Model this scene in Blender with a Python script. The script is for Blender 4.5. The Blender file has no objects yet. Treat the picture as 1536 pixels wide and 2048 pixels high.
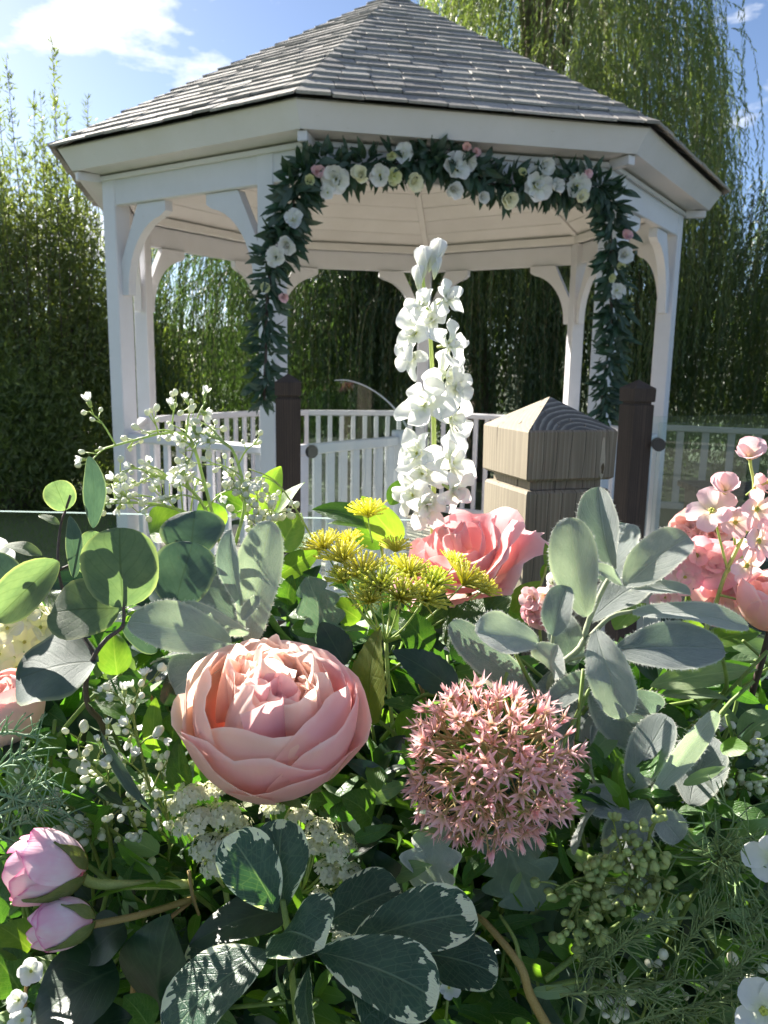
import bpy, math, random
import numpy as np
from mathutils import Vector, Matrix

random.seed(7)
rng = np.random.default_rng(7)
R_ = math.radians
scene = bpy.context.scene
COL = scene.collection

# ------------------------------------------------------------------ camera
F = 1604.76                       # focal length in pixels of the 1536 x 2048 photograph
PITCH, ROLL, ZC = 0.1806, 0.0174, 1.32
c_r, s_r = math.cos(ROLL), math.sin(ROLL)
c_p, s_p = math.cos(PITCH), math.sin(PITCH)
CAM = Vector((0, 0, ZC))
RIGHT, UP, FWD = Vector((1, 0, 0)), Vector((0, s_p, c_p)), Vector((0, c_p, -s_p))
cr = c_r * RIGHT + s_r * UP
cu = -s_r * RIGHT + c_r * UP
cam_d = bpy.data.cameras.new('camera')
cam = bpy.data.objects.new('camera', cam_d)
COL.objects.link(cam)
cam.matrix_world = Matrix(((cr.x, cu.x, -FWD.x, CAM.x), (cr.y, cu.y, -FWD.y, CAM.y), (cr.z, cu.z, -FWD.z, CAM.z), (0, 0, 0, 1)))
cam_d.sensor_fit = 'VERTICAL'
cam_d.sensor_height = 36
cam_d.lens = F / 2048 * 36
cam_d.clip_start = 0.02
cam_d.clip_end = 500
cam_d.dof.use_dof = True
cam_d.dof.focus_distance = 0.47
cam_d.dof.aperture_fstop = 26
scene.camera = cam

# ------------------------------------------------------------------ world, sun, exposure
SUN_TO = Vector((-0.585, 0.63, 0.52)).normalized()
sun_el = math.asin(SUN_TO.z)
sun_az = math.atan2(SUN_TO.x, SUN_TO.y)        # clockwise from +Y
world = bpy.data.worlds.new('World')
scene.world = world
world.use_nodes = True
wn, wl = world.node_tree.nodes, world.node_tree.links
wn.clear()
w_out = wn.new('ShaderNodeOutputWorld')
w_bg = wn.new('ShaderNodeBackground')
w_sky = wn.new('ShaderNodeTexSky')
w_sky.sky_type = 'NISHITA'
w_sky.sun_disc = False
w_sky.sun_elevation = sun_el
w_sky.sun_rotation = sun_az
w_sky.air_density = 0.6
w_sky.dust_density = 0.35
w_sky.ozone_density = 1.5
w_tc = wn.new('ShaderNodeTexCoord')
w_map = wn.new('ShaderNodeMapping')
w_map.inputs['Location'].default_value = (-2.5906, -4.0211, 1.6593)
w_map.inputs['Scale'].default_value = (2.1, 2.1, 5.2)
w_no = wn.new('ShaderNodeTexNoise')
w_no.inputs['Scale'].default_value = 1.9
w_no.inputs['Detail'].default_value = 9
w_no.inputs['Roughness'].default_value = 0.55
w_ramp = wn.new('ShaderNodeValToRGB')
w_ramp.color_ramp.elements[0].position = 0.545
w_ramp.color_ramp.elements[1].position = 0.625
w_mix = wn.new('ShaderNodeMix')
w_mix.data_type = 'RGBA'
w_mix.inputs['B'].default_value = (7.0, 7.2, 7.6, 1)
wl.new(w_tc.outputs['Generated'], w_map.inputs['Vector'])
wl.new(w_map.outputs['Vector'], w_no.inputs['Vector'])
wl.new(w_no.outputs['Fac'], w_ramp.inputs['Fac'])
wl.new(w_ramp.outputs['Color'], w_mix.inputs['Factor'])
wl.new(w_sky.outputs['Color'], w_mix.inputs['A'])
wl.new(w_mix.outputs['Result'], w_bg.inputs['Color'])
wl.new(w_bg.outputs['Background'], w_out.inputs['Surface'])
w_bg.inputs['Strength'].default_value = 0.05

sun_d = bpy.data.lights.new('sun', 'SUN')
sun_d.energy = 5.0
sun_d.angle = R_(0.5)
sun_d.color = (1.0, 0.94, 0.84)
sun = bpy.data.objects.new('sun', sun_d)
COL.objects.link(sun)
sun.rotation_euler = SUN_TO.to_track_quat('Z', 'Y').to_euler()
sun.location = (-6, 4, 9)

scene.view_settings.view_transform = 'Standard'
scene.view_settings.look = 'None'
scene.view_settings.exposure = 2.0
scene.view_settings.gamma = 1.0
scene.view_settings.use_curve_mapping = False
scene.render.engine = 'CYCLES'
scene.cycles.use_denoising = True
scene.cycles.max_bounces = 7
scene.cycles.diffuse_bounces = 3
scene.cycles.use_adaptive_sampling = True
scene.cycles.adaptive_threshold = 0.02
scene.cycles.transmission_bounces = 8
scene.cycles.transparent_max_bounces = 24
scene.cycles.sample_clamp_indirect = 6.0

# ------------------------------------------------------------------ helpers
WM = {}                                        # world matrix of each object by name


def at(px, py, d):
    """World point seen at pixel (px, py) of the photograph at forward distance d."""
    X, Y = (px - 768) / F * d, (py - 1024) / F * d
    X0, Y0 = c_r * X + s_r * Y, -s_r * X + c_r * Y
    return CAM + X0 * RIGHT - Y0 * UP + d * FWD


def px2m(p, d):
    return p / F * d


def tag(o, label=None, cat=None, group=None, kind=None):
    if label: o['label'] = label
    if cat: o['category'] = cat
    if group: o['group'] = group
    if kind: o['kind'] = kind
    return o


def link(o, parent=None, M=None):
    COL.objects.link(o)
    M = M if M is not None else Matrix.Identity(4)
    if parent is not None:
        o.parent = parent
        o.matrix_basis = WM[parent.name].inverted() @ M
    else:
        o.matrix_basis = M
    WM[o.name] = M.copy()
    return o


def empty(name, loc, label, cat, group=None, M=None):
    o = bpy.data.objects.new(name, None)
    o.empty_display_size = 0.02
    link(o, None, M if M is not None else Matrix.Translation(Vector(loc)))
    return tag(o, label, cat, group)


def meshdata(name, V, Fc, mats, uv=None, smooth=True, mi=None):
    me = bpy.data.meshes.new(name)
    if isinstance(Fc, np.ndarray):
        V = np.asarray(V, np.float32)
        n, k = Fc.shape
        me.vertices.add(len(V))
        me.vertices.foreach_set('co', V.ravel())
        me.loops.add(n * k)
        me.loops.foreach_set('vertex_index', Fc.astype(np.int32).ravel())
        me.polygons.add(n)
        me.polygons.foreach_set('loop_start', np.arange(0, n * k, k, dtype=np.int32))
        me.polygons.foreach_set('loop_total', np.full(n, k, np.int32))
        me.update(calc_edges=True)
    else:
        me.from_pydata([tuple(v) for v in V], [], [tuple(int(i) for i in f) for f in Fc])
        me.update()
    for m in (mats if isinstance(mats, (list, tuple)) else [mats]):
        me.materials.append(m)
    if uv is not None:
        lay = me.uv_layers.new(name='UVMap')
        idx = np.empty(len(me.loops), np.int32)
        me.loops.foreach_get('vertex_index', idx)
        lay.data.foreach_set('uv', np.asarray(uv, np.float32)[idx].ravel())
    if smooth:
        me.polygons.foreach_set('use_smooth', np.ones(len(me.polygons), bool))
    if mi is not None:
        me.polygons.foreach_set('material_index', np.asarray(mi, np.int32))
    return me


def part(name, me, parent=None, M=None):
    return link(bpy.data.objects.new(name, me), parent, M)


def wpart(name, V, Fc, mats, parent=None, uv=None, smooth=True, mi=None):
    """A part whose vertices are given in world coordinates."""
    V = np.asarray([tuple(v) for v in V] if not isinstance(V, np.ndarray) else V, float)
    if parent is not None:
        M = WM[parent.name]
        o3 = np.array(M.to_3x3().inverted())
        V = (V - np.array(M.translation)) @ o3.T
        return part(name, meshdata(name, V, Fc, mats, uv, smooth, mi), parent, M.copy())
    return part(name, meshdata(name, V, Fc, mats, uv, smooth, mi))


def frame(origin, y, z):
    """Matrix with local y along y and local z near z."""
    y = Vector(y).normalized()
    z = Vector(z)
    z = z - y * z.dot(y)
    if z.length < 1e-6:
        z = y.orthogonal()
    z.normalize()
    x = y.cross(z)
    o = Vector(origin)
    return Matrix(((x.x, y.x, z.x, o.x), (x.y, y.y, z.y, o.y), (x.z, y.z, z.z, o.z), (0, 0, 0, 1)))


def boxmesh(name, sx, sy, sz, m, ch=0.003):
    """Box centred on the origin with small chamfers."""
    ch = min(ch, sx / 4, sy / 4, sz / 4)
    V, idx = [], {}
    h = (sx / 2, sy / 2, sz / 2)
    for a in (-1, 1):
        for b in (-1, 1):
            for c in (-1, 1):
                for ax in range(3):
                    p = [a * h[0], b * h[1], c * h[2]]
                    for j in range(3):
                        if j != ax:
                            p[j] -= (a, b, c)[j] * ch
                    idx[(a, b, c, ax)] = len(V)
                    V.append(p)
    Fc = []
    def add(q):
        pts = [Vector(V[i]) for i in q]
        n = (pts[1] - pts[0]).cross(pts[2] - pts[0])
        ctr = sum(pts, Vector()) / len(pts)
        Fc.append(q if n.dot(ctr) > 0 else q[::-1])
    for ax in range(3):
        o1, o2 = [j for j in range(3) if j != ax]
        for s in (-1, 1):
            q = []
            for e1, e2 in ((-1, -1), (1, -1), (1, 1), (-1, 1)):
                k = [0, 0, 0]; k[ax] = s; k[o1] = e1; k[o2] = e2
                q.append(idx[(*k, ax)])
            add(q)
        for e1 in (-1, 1):
            for e2 in (-1, 1):
                k0 = [0, 0, 0]; k1 = [0, 0, 0]
                k0[ax] = -1; k1[ax] = 1
                k0[o1] = k1[o1] = e1; k0[o2] = k1[o2] = e2
                add([idx[(*k0, o1)], idx[(*k1, o1)], idx[(*k1, o2)], idx[(*k0, o2)]])
    for a in (-1, 1):
        for b in (-1, 1):
            for c in (-1, 1):
                add([idx[(a, b, c, ax)] for ax in range(3)])
    return meshdata(name, V, Fc, m, smooth=False)


def catmull(P, n=6):
    P = [np.array(p, float) for p in P]
    if len(P) < 3:
        return [P[0] + (P[-1] - P[0]) * i / n for i in range(n + 1)]
    Q = [2 * P[0] - P[1]] + P + [2 * P[-1] - P[-2]]
    out = []
    for i in range(1, len(Q) - 2):
        for j in range(n):
            t = j / n
            a, b, c, d = Q[i - 1], Q[i], Q[i + 1], Q[i + 2]
            out.append(0.5 * (2 * b + (c - a) * t + (2 * a - 5 * b + 4 * c - d) * t * t + (3 * b - a - 3 * c + d) * t ** 3))
    out.append(P[-1])
    return out


class Geo:
    """Collects vertices and faces of one part."""
    def __init__(s):
        s.V, s.F, s.UV, s.MI = [], [], [], []

    def tube(s, P, r0, r1=None, n=6, mi=0, smoothn=4):
        r1 = r0 if r1 is None else r1
        P = catmull(P, smoothn) if smoothn else [np.array(p, float) for p in P]
        L = len(P)
        up = np.array([0.31, 0.17, 0.93])
        b0 = len(s.V)
        for i, p in enumerate(P):
            t = P[min(i + 1, L - 1)] - P[max(i - 1, 0)]
            t = t / (np.linalg.norm(t) + 1e-9)
            a = np.cross(t, up)
            if np.linalg.norm(a) < 1e-3:
                a = np.cross(t, np.array([1., 0, 0]))
            a /= np.linalg.norm(a)
            b = np.cross(t, a)
            r = r0 + (r1 - r0) * i / max(1, L - 1)
            for k in range(n):
                an = 2 * math.pi * k / n
                s.V.append(p + r * (math.cos(an) * a + math.sin(an) * b))
                s.UV.append((k / n, i / L))
        for i in range(L - 1):
            for k in range(n):
                k2 = (k + 1) % n
                s.F.append((b0 + i * n + k, b0 + i * n + k2, b0 + (i + 1) * n + k2, b0 + (i + 1) * n + k))
                s.MI.append(mi)
        s.F.append(tuple(b0 + (L - 1) * n + k for k in range(n))); s.MI.append(mi)
        s.F.append(tuple(b0 + k for k in range(n))[::-1]); s.MI.append(mi)
        return P

    def ball(s, c, r, n=6, m=4, axis=None, el=1.0, mi=0):
        c = np.array(c, float)
        ax = np.array([0, 0, 1.]) if axis is None else np.array(axis, float) / np.linalg.norm(axis)
        a = np.cross(ax, [0.3, 0.9, 0.2]); a /= np.linalg.norm(a)
        b = np.cross(ax, a)
        b0 = len(s.V)
        for i in range(m + 1):
            ph = math.pi * i / m
            for k in range(n):
                an = 2 * math.pi * k / n
                s.V.append(c + r * (math.sin(ph) * (math.cos(an) * a + math.sin(an) * b) - el * math.cos(ph) * ax))
                s.UV.append((k / n, i / m))
        for i in range(m):
            for k in range(n):
                k2 = (k + 1) % n
                s.F.append((b0 + i * n + k, b0 + i * n + k2, b0 + (i + 1) * n + k2, b0 + (i + 1) * n + k))
                s.MI.append(mi)

    def grid(s, P, uv=None, mi=0):
        """P: (nv, nu, 3) array of points."""
        nv, nu = P.shape[:2]
        b0 = len(s.V)
        for j in range(nv):
            for i in range(nu):
                s.V.append(P[j, i])
                s.UV.append((i / (nu - 1), j / (nv - 1)) if uv is None else uv[j, i])
        for j in range(nv - 1):
            for i in range(nu - 1):
                s.F.append((b0 + j * nu + i, b0 + j * nu + i + 1, b0 + (j + 1) * nu + i + 1, b0 + (j + 1) * nu + i))
                s.MI.append(mi)

    def world(s, name, mats, parent=None, smooth=True):
        return wpart(name, np.array(s.V), s.F, mats, parent, s.UV, smooth, s.MI)

    def data(s, name, mats, smooth=True):
        return meshdata(name, s.V, s.F, mats, s.UV, smooth, s.MI)


# ------------------------------------------------------------------ materials
class NT:
    def __init__(s, name):
        s.m = bpy.data.materials.new(name)
        s.m.use_nodes = True
        s.t = s.m.node_tree
        s.t.nodes.clear()
        s.out = s.n('ShaderNodeOutputMaterial')

    def n(s, ty, **kw):
        nd = s.t.nodes.new(ty)
        for k, v in kw.items():
            if k.startswith('_'):
                setattr(nd, k[1:], v)
            else:
                key = k.replace('__', ' ')
                nd.inputs[int(key[1:]) if key[0] == 'i' and key[1:].isdigit() else key].default_value = v
        return nd

    def l(s, a, b):
        s.t.links.new(a, b)

    def math(s, op, a, b=None, c=None):
        nd = s.t.nodes.new('ShaderNodeMath')
        nd.operation = op
        for i, x in enumerate((a, b, c)):
            if x is None: continue
            if hasattr(x, 'links') or hasattr(x, 'is_output'):
                s.l(x, nd.inputs[i])
            else:
                nd.inputs[i].default_value = x
        return nd.outputs[0]

    def mix(s, f, a, b, blend='MIX'):
        nd = s.t.nodes.new('ShaderNodeMix')
        nd.data_type = 'RGBA'
        nd.blend_type = blend
        for k, x in (('Factor', f), ('A', a), ('B', b)):
            if hasattr(x, 'is_output'):
                s.l(x, nd.inputs[k])
            elif isinstance(x, (tuple, list)):
                nd.inputs[k].default_value = (*x[:3], 1)
            else:
                nd.inputs[k].default_value = x
        return nd.outputs['Result']

    def noise(s, scale, detail=3, rough=0.55, vec=None, dist=0.0):
        nd = s.n('ShaderNodeTexNoise', Scale=scale, Detail=detail, Roughness=rough, Distortion=dist)
        if vec is not None: s.l(vec, nd.inputs['Vector'])
        return nd.outputs['Fac']

    def coord(s, which='Object'):
        return s.n('ShaderNodeTexCoord').outputs[which]

    def mapped(s, scale, which='Object', loc=(0, 0, 0), rot=(0, 0, 0)):
        mp = s.n('ShaderNodeMapping')
        mp.inputs['Scale'].default_value = scale
        mp.inputs['Location'].default_value = loc
        mp.inputs['Rotation'].default_value = rot
        s.l(s.coord(which), mp.inputs['Vector'])
        return mp.outputs['Vector']

    def ramp(s, fac, stops):
        nd = s.n('ShaderNodeValToRGB')
        el = nd.color_ramp.elements
        while len(el) < len(stops): el.new(0.5)
        for e, (p, c) in zip(el, stops):
            e.position = p
            e.color = (*c[:3], 1) if isinstance(c, (tuple, list)) else (c, c, c, 1)
        s.l(fac, nd.inputs['Fac'])
        return nd.outputs['Color']

    def rand(s):
        return s.n('ShaderNodeObjectInfo').outputs['Random']

    def vary(s, col, amt=0.15, hue=0.015):
        r = s.rand()
        hs = s.n('ShaderNodeHueSaturation')
        s.l(s.math('MULTIPLY_ADD', r, 2 * amt, 1 - amt), hs.inputs['Value'])
        r2 = s.math('FRACT', s.math('MULTIPLY', r, 7.31))
        s.l(s.math('MULTIPLY_ADD', r2, 2 * hue, 0.5 - hue), hs.inputs['Hue'])
        s.l(col, hs.inputs['Color'])
        return hs.outputs['Color']

    def surf(s, col, rough=0.6, bump=None, bstr=0.3, bdist=0.002, trans=0.0, tcol=None, sheen=0.0, spec=0.5, metal=0.0, sss=0.0):
        p = s.n('ShaderNodeBsdfPrincipled')
        p.inputs['Roughness'].default_value = rough if not hasattr(rough, 'is_output') else 0.5
        if hasattr(rough, 'is_output'): s.l(rough, p.inputs['Roughness'])
        p.inputs['Specular IOR Level'].default_value = spec
        p.inputs['Metallic'].default_value = metal
        if sheen:
            p.inputs['Sheen Weight'].default_value = sheen
            p.inputs['Sheen Roughness'].default_value = 0.45
        if sss:
            p.inputs['Subsurface Weight'].default_value = sss
            p.inputs['Subsurface Radius'].default_value = (0.004, 0.002, 0.0015)
            p.inputs['Subsurface Scale'].default_value = 1.0
        if hasattr(col, 'is_output'): s.l(col, p.inputs['Base Color'])
        else: p.inputs['Base Color'].default_value = (*col[:3], 1)
        if bump is not None:
            b = s.n('ShaderNodeBump', Strength=bstr, Distance=bdist)
            s.l(bump, b.inputs['Height'])
            s.l(b.outputs['Normal'], p.inputs['Normal'])
        res = p.outputs['BSDF']
        if trans > 0:
            t = s.n('ShaderNodeBsdfTranslucent')
            tc = tcol if tcol is not None else col
            if hasattr(tc, 'is_output'): s.l(tc, t.inputs['Color'])
            else: t.inputs['Color'].default_value = (*tc[:3], 1)
            mx = s.n('ShaderNodeMixShader', Fac=trans)
            s.l(res, mx.inputs[1]); s.l(t.outputs['BSDF'], mx.inputs[2])
            res = mx.outputs['Shader']
        s.l(res, s.out.inputs['Surface'])
        return s.m


def leaf_mat(name, c1, c2, vein, vstr=0.5, freq=9, slope=9, rough=0.45, trans=0.35, tmul=(1.6, 1.9, 0.7), sheen=0.0, bstr=0.35, margin=None, mid=0.03, fine=0, spec=0.5, edge=None, vary=0.16):
    t = NT(name)
    uv = t.n('ShaderNodeSeparateXYZ')
    t.l(t.coord('UV'), uv.inputs['Vector'])
    u, v = uv.outputs['X'], uv.outputs['Y']
    au = t.math('ABSOLUTE', t.math('SUBTRACT', u, 0.5))
    nz = t.noise(4.5, 5, 0.6)
    nz2 = t.noise(130 if sheen else 70, 3)
    col = t.mix(t.ramp(nz, [(0.32, 0.0), (0.68, 1.0)]), c1, c2)
    ph = t.math('SUBTRACT', t.math('MULTIPLY', v, freq), t.math('MULTIPLY', au, slope))
    pp = t.math('PINGPONG', t.math('ADD', ph, t.math('MULTIPLY', nz, 0.5)), 0.5)
    side = t.math('SUBTRACT', 1.0, t.math('SMOOTH_MIN', t.math('MULTIPLY', pp, 9.0), 1.0, 0.3))
    side = t.math('MAXIMUM', side, 0.0)
    midm = t.math('MAXIMUM', t.math('SUBTRACT', 1.0, t.math('DIVIDE', au, mid)), 0.0)
    vm = t.math('MINIMUM', t.math('ADD', t.math('MULTIPLY', side, 0.45), t.math('MULTIPLY', midm, 1.4)), 1.0)
    if fine:
        vo = t.n('ShaderNodeTexVoronoi', Scale=fine, _feature='DISTANCE_TO_EDGE')
        t.l(t.coord('Object'), vo.inputs['Vector'])
        fm = t.math('MAXIMUM', t.math('SUBTRACT', 1.0, t.math('MULTIPLY', vo.outputs['Distance'], 14.0)), 0.0)
        vm = t.math('MAXIMUM', vm, t.math('MULTIPLY', fm, 0.35))
    col = t.mix(t.math('MULTIPLY', vm, vstr), col, vein)
    if margin is not None:
        mcol, mw = margin
        cx_ = t.n('ShaderNodeCombineXYZ')
        t.l(t.math('MULTIPLY', ph, 1.5), cx_.inputs['X']); t.l(t.math('MULTIPLY', au, 3.0), cx_.inputs['Y']); t.l(t.math('MULTIPLY', t.rand(), 37.0), cx_.inputs['Z'])
        br = t.noise(1.3, 1, 0.5, cx_.outputs['Vector'])
        lo = t.noise(2.6, 2)
        rnd = t.rand()
        of = t.math('MULTIPLY_ADD', t.math('SUBTRACT', lo, 0.5), 1.1, t.math('MULTIPLY_ADD', rnd, 0.16, -0.12))
        e1 = t.math('ADD', of, t.math('MULTIPLY_ADD', t.math('SUBTRACT', br, 0.5), 0.5, t.math('MULTIPLY', au, 2.0)))
        e2 = t.math('ADD', of, t.math('MULTIPLY_ADD', t.math('SUBTRACT', br, 0.5), 0.4, v))
        m1 = t.math('GREATER_THAN', e1, 1.0 - mw)
        m2 = t.math('GREATER_THAN', e2, 1.0 - mw * 0.55)
        col = t.mix(t.math('MAXIMUM', m1, m2), col, mcol)
    if edge is not None:
        em = t.math('MULTIPLY', t.math('MAXIMUM', t.math('SUBTRACT', au, 0.43), 0.0), 14.0)
        col = t.mix(em, col, edge)
    if sheen >= 0.6:
        col = t.mix(t.math('MULTIPLY', t.ramp(nz2, [(0.48, 0.0), (0.66, 1.0)]), 0.45), col, (0.70, 0.72, 0.70))
    col = t.vary(col, vary)
    tc = t.mix(1.0, col, tmul, 'MULTIPLY')
    h = t.math('ADD', t.math('MULTIPLY', vm, -0.6), t.math('ADD', t.math('MULTIPLY', nz2, 0.9 if sheen else 0.35), t.math('MULTIPLY', nz, 0.8)))
    return t.surf(col, rough, h, bstr, 0.0015, trans, tc, sheen, spec)


def petal_mat(name, base, mid, tip, rough=0.55, trans=0.38, streak=0.25, edge=None, vary=0.06, tmul=(1.15, 1.0, 0.95), patch=None):
    t = NT(name)
    uv = t.n('ShaderNodeSeparateXYZ')
    t.l(t.coord('UV'), uv.inputs['Vector'])
    u, v = uv.outputs['X'], uv.outputs['Y']
    nz = t.noise(3.2, 4)
    vv = t.math('MULTIPLY_ADD', t.math('SUBTRACT', nz, 0.5), 0.4, v)
    col = t.ramp(vv, [(0.08, base), (0.5, mid), (0.92, tip)])
    if patch is not None:
        col = t.mix(t.ramp(t.noise(1.7, 2), [(0.42, 0.0), (0.66, 1.0)]), col, patch)
    st = t.n('ShaderNodeTexNoise', Scale=1.0, Detail=3)
    mp = t.n('ShaderNodeMapping')
    mp.inputs['Scale'].default_value = (34, 2.2, 1)
    t.l(t.coord('UV'), mp.inputs['Vector'])
    t.l(mp.outputs['Vector'], st.inputs['Vector'])
    col = t.mix(t.math('MULTIPLY', t.ramp(st.outputs['Fac'], [(0.4, 0.0), (0.75, 1.0)]), streak), col, tip)
    if edge is not None:
        e = t.math('ADD', v, t.math('MULTIPLY', t.math('SUBTRACT', nz, 0.5), 0.12))
        e2 = t.math('MULTIPLY', t.math('MAXIMUM', t.math('SUBTRACT', e, 0.94), 0.0), 14.0)
        col = t.mix(t.math('MINIMUM', e2, 1.0), col, edge)
    col = t.vary(col, vary, 0.008)
    tc = t.mix(1.0, col, tmul, 'MULTIPLY')
    return t.surf(col, rough, st.outputs['Fac'], 0.22, 0.0012, trans, tc, 0.15, 0.3)


def plain(name, c1, c2=None, scale=30, rough=0.6, trans=0.0, bstr=0.2, vary=0.1, spec=0.4, tmul=(1.4, 1.6, 0.8), bscale=None):
    t = NT(name)
    nz = t.noise(scale, 4)
    col = t.mix(t.ramp(nz, [(0.35, 0.0), (0.65, 1.0)]), c1, c2 or c1)
    if vary: col = t.vary(col, vary)
    tc = t.mix(1.0, col, tmul, 'MULTIPLY')
    return t.surf(col, rough, t.noise(bscale or scale * 4, 3), bstr, 0.001, trans, tc, 0, spec)


def paint_mat(name, c=(0.80, 0.79, 0.77)):
    t = NT(name)
    n1 = t.noise(2.3, 5, 0.65, t.mapped((1, 1, 1)))
    g = t.noise(1.0, 4, 0.6, t.mapped((38, 38, 3.0)))
    col = t.mix(t.ramp(n1, [(0.42, 0.0), (0.75, 0.45)]), c, (c[0] * 0.80, c[1] * 0.79, c[2] * 0.74))
    spots = t.noise(26, 5, 0.7)
    col = t.mix(t.ramp(spots, [(0.62, 0.0), (0.76, 0.6)]), col, (0.38, 0.35, 0.28))
    return t.surf(t.vary(col, 0.04, 0.004), 0.52, t.math('ADD', g, t.math('MULTIPLY', n1, 0.5)), 0.25, 0.002, spec=0.4)


def wood_mat(name, light, dark, pith=(0.004, -0.052), ring=150.0, grain=0.6, patch=False, rough=0.8, checks=0.0):
    """Sawn timber: growth rings round a pith line parallel to local z."""
    t = NT(name)
    sp = t.n('ShaderNodeSeparateXYZ')
    wob = t.n('ShaderNodeTexNoise', Scale=1.0, Detail=4, Roughness=0.6)
    t.l(t.mapped((16, 16, 2.2)), wob.inputs['Vector'])
    t.l(t.coord('Object'), sp.inputs['Vector'])
    dx = t.math('SUBTRACT', sp.outputs['X'], pith[0])
    dy = t.math('SUBTRACT', sp.outputs['Y'], pith[1])
    r = t.math('SQRT', t.math('ADD', t.math('MULTIPLY', dx, dx), t.math('MULTIPLY', dy, dy)))
    r = t.math('ADD', r, t.math('MULTIPLY', wob.outputs['Fac'], 0.010))
    rg = t.math('FRACT', t.math('MULTIPLY', r, ring))
    rg = t.math('POWER', rg, 1.8)
    rg = t.math('MULTIPLY', rg, t.ramp(t.noise(1.0, 3, 0.6, t.mapped((30, 30, 4), loc=(2, 1, 0))), [(0.3, 0.35), (0.7, 1.0)]))
    fib = t.noise(1.0, 5, 0.7, t.mapped((240, 240, 6)))
    blot = t.noise(1.0, 4, 0.6, t.mapped((14, 14, 5)))
    fac = t.math('ADD', t.math('MULTIPLY', rg, grain), t.math('MULTIPLY', fib, 1.0 - grain))
    col = t.mix(t.ramp(fac, [(0.22, 0.0), (0.80, 1.0)]), dark, light)
    col = t.mix(t.ramp(blot, [(0.40, 0.0), (0.70, 0.5)]), col, (dark[0] * 0.75, dark[1] * 0.78, dark[2] * 0.8))
    crack = t.noise(1.0, 3, 0.5, t.mapped((120, 120, 2.5), loc=(0.3, 0.7, 0.2)))
    cm = t.ramp(crack, [(0.66, 0.0), (0.69, 1.0)])
    col = t.mix(t.math('MULTIPLY', cm, 0.7), col, (0.03, 0.022, 0.016))
    if checks:
        lx = t.math('ADD', t.math('MULTIPLY', t.math('ADD', sp.outputs['X'], sp.outputs['Y']), checks), t.math('MULTIPLY', t.noise(1.0, 2, 0.5, t.mapped((25, 25, 9))), 1.1))
        ck = t.math('LESS_THAN', t.math('FRACT', lx), 0.045)
        cm = t.math('MAXIMUM', cm, ck)
        col = t.mix(t.math('MULTIPLY', ck, 0.75), col, (0.035, 0.027, 0.02))
    h = t.math('SUBTRACT', fac, t.math('MULTIPLY', cm, 1.2))
    return t.surf(col, rough, h, 0.35, 0.0012, spec=0.25)


M = {}
M['paint'] = paint_mat('white_paint', (0.67, 0.66, 0.69))
M['paint_in'] = paint_mat('bounce_warmed_white', (0.73, 0.70, 0.68))  # same white paint, tinted warm for light bounced off the floor
M['eaves'] = paint_mat('eaves_paint', (0.66, 0.64, 0.66))
M['wood'] = wood_mat('weathered_pine', (0.36, 0.30, 0.235), (0.15, 0.122, 0.095), ring=215, grain=0.4, checks=68.0)
M['wood_sunlit'] = wood_mat('sunlit_pine', (0.41, 0.355, 0.265), (0.24, 0.20, 0.145), ring=215, grain=0.4)  # same pine in a lighter colour, sunlight painted onto the sun-side faces
M['end_grain'] = wood_mat('weathered_end_grain', (0.36, 0.34, 0.30), (0.09, 0.086, 0.082), ring=165, grain=0.85, pith=(0.012, -0.075))  # ringed end grain, its grey also carrying shade on the off-sun facets
M['wood_dark'] = wood_mat('stained_pine', (0.115, 0.082, 0.062), (0.045, 0.034, 0.028), ring=130)


def shingle_mat():
    t = NT('weathered_shingle')
    n1 = t.noise(9, 5, 0.7)
    n2 = t.noise(1.0, 4, 0.6, t.mapped((90, 12, 60)))
    col = t.mix(t.ramp(n1, [(0.35, 0.0), (0.7, 1.0)]), (0.29, 0.27, 0.245), (0.44, 0.41, 0.365))
    col = t.mix(t.math('MULTIPLY', n2, 0.55), col, (0.17, 0.165, 0.165))
    lich = t.noise(60, 3, 0.6)
    col = t.mix(t.ramp(lich, [(0.66, 0.0), (0.74, 0.6)]), col, (0.48, 0.46, 0.36))
    return t.surf(t.vary(col, 0.22, 0.012), 0.75, t.math('ADD', n1, n2), 0.5, 0.004, spec=0.25)


M['shingle'] = shingle_mat()
M['roofdeck'] = plain('dark_roof_felt', (0.035, 0.033, 0.032), (0.06, 0.055, 0.05), 20, 0.9)


def glass_mat():
    t = NT('balustrade_glass')
    tr = t.n('ShaderNodeBsdfTransparent')
    tr.inputs['Color'].default_value = (0.95, 0.98, 0.975, 1)
    gl = t.n('ShaderNodeBsdfGlossy', Roughness=0.02)
    gl.inputs['Color'].default_value = (0.9, 0.95, 1.0, 1)
    lw = t.n('ShaderNodeLayerWeight', Blend=0.5)
    fr = t.math('MULTIPLY_ADD', t.math('POWER', lw.outputs['Facing'], 5.0), 0.60, 0.03)
    mx = t.n('ShaderNodeMixShader')
    t.l(fr, mx.inputs['Fac'])
    t.l(tr.outputs['BSDF'], mx.inputs[1]); t.l(gl.outputs['BSDF'], mx.inputs[2])
    t.l(mx.outputs['Shader'], t.out.inputs['Surface'])
    return t.m


M['glass'] = glass_mat()
t_ = NT('glass_edge'); M['glass_edge'] = t_.surf((0.38, 0.48, 0.45), 0.12, spec=0.8)
t_ = NT('black_rubber'); M['black'] = t_.surf((0.015, 0.015, 0.017), 0.4)
t_ = NT('pale_edge_glint'); M['strip'] = t_.surf((0.62, 0.58, 0.54), 0.25, spec=0.8)  # tone of the added glint along the curved glass
t_ = NT('steel'); M['steel'] = t_.surf((0.6, 0.62, 0.65), 0.2, metal=1.0)


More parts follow.
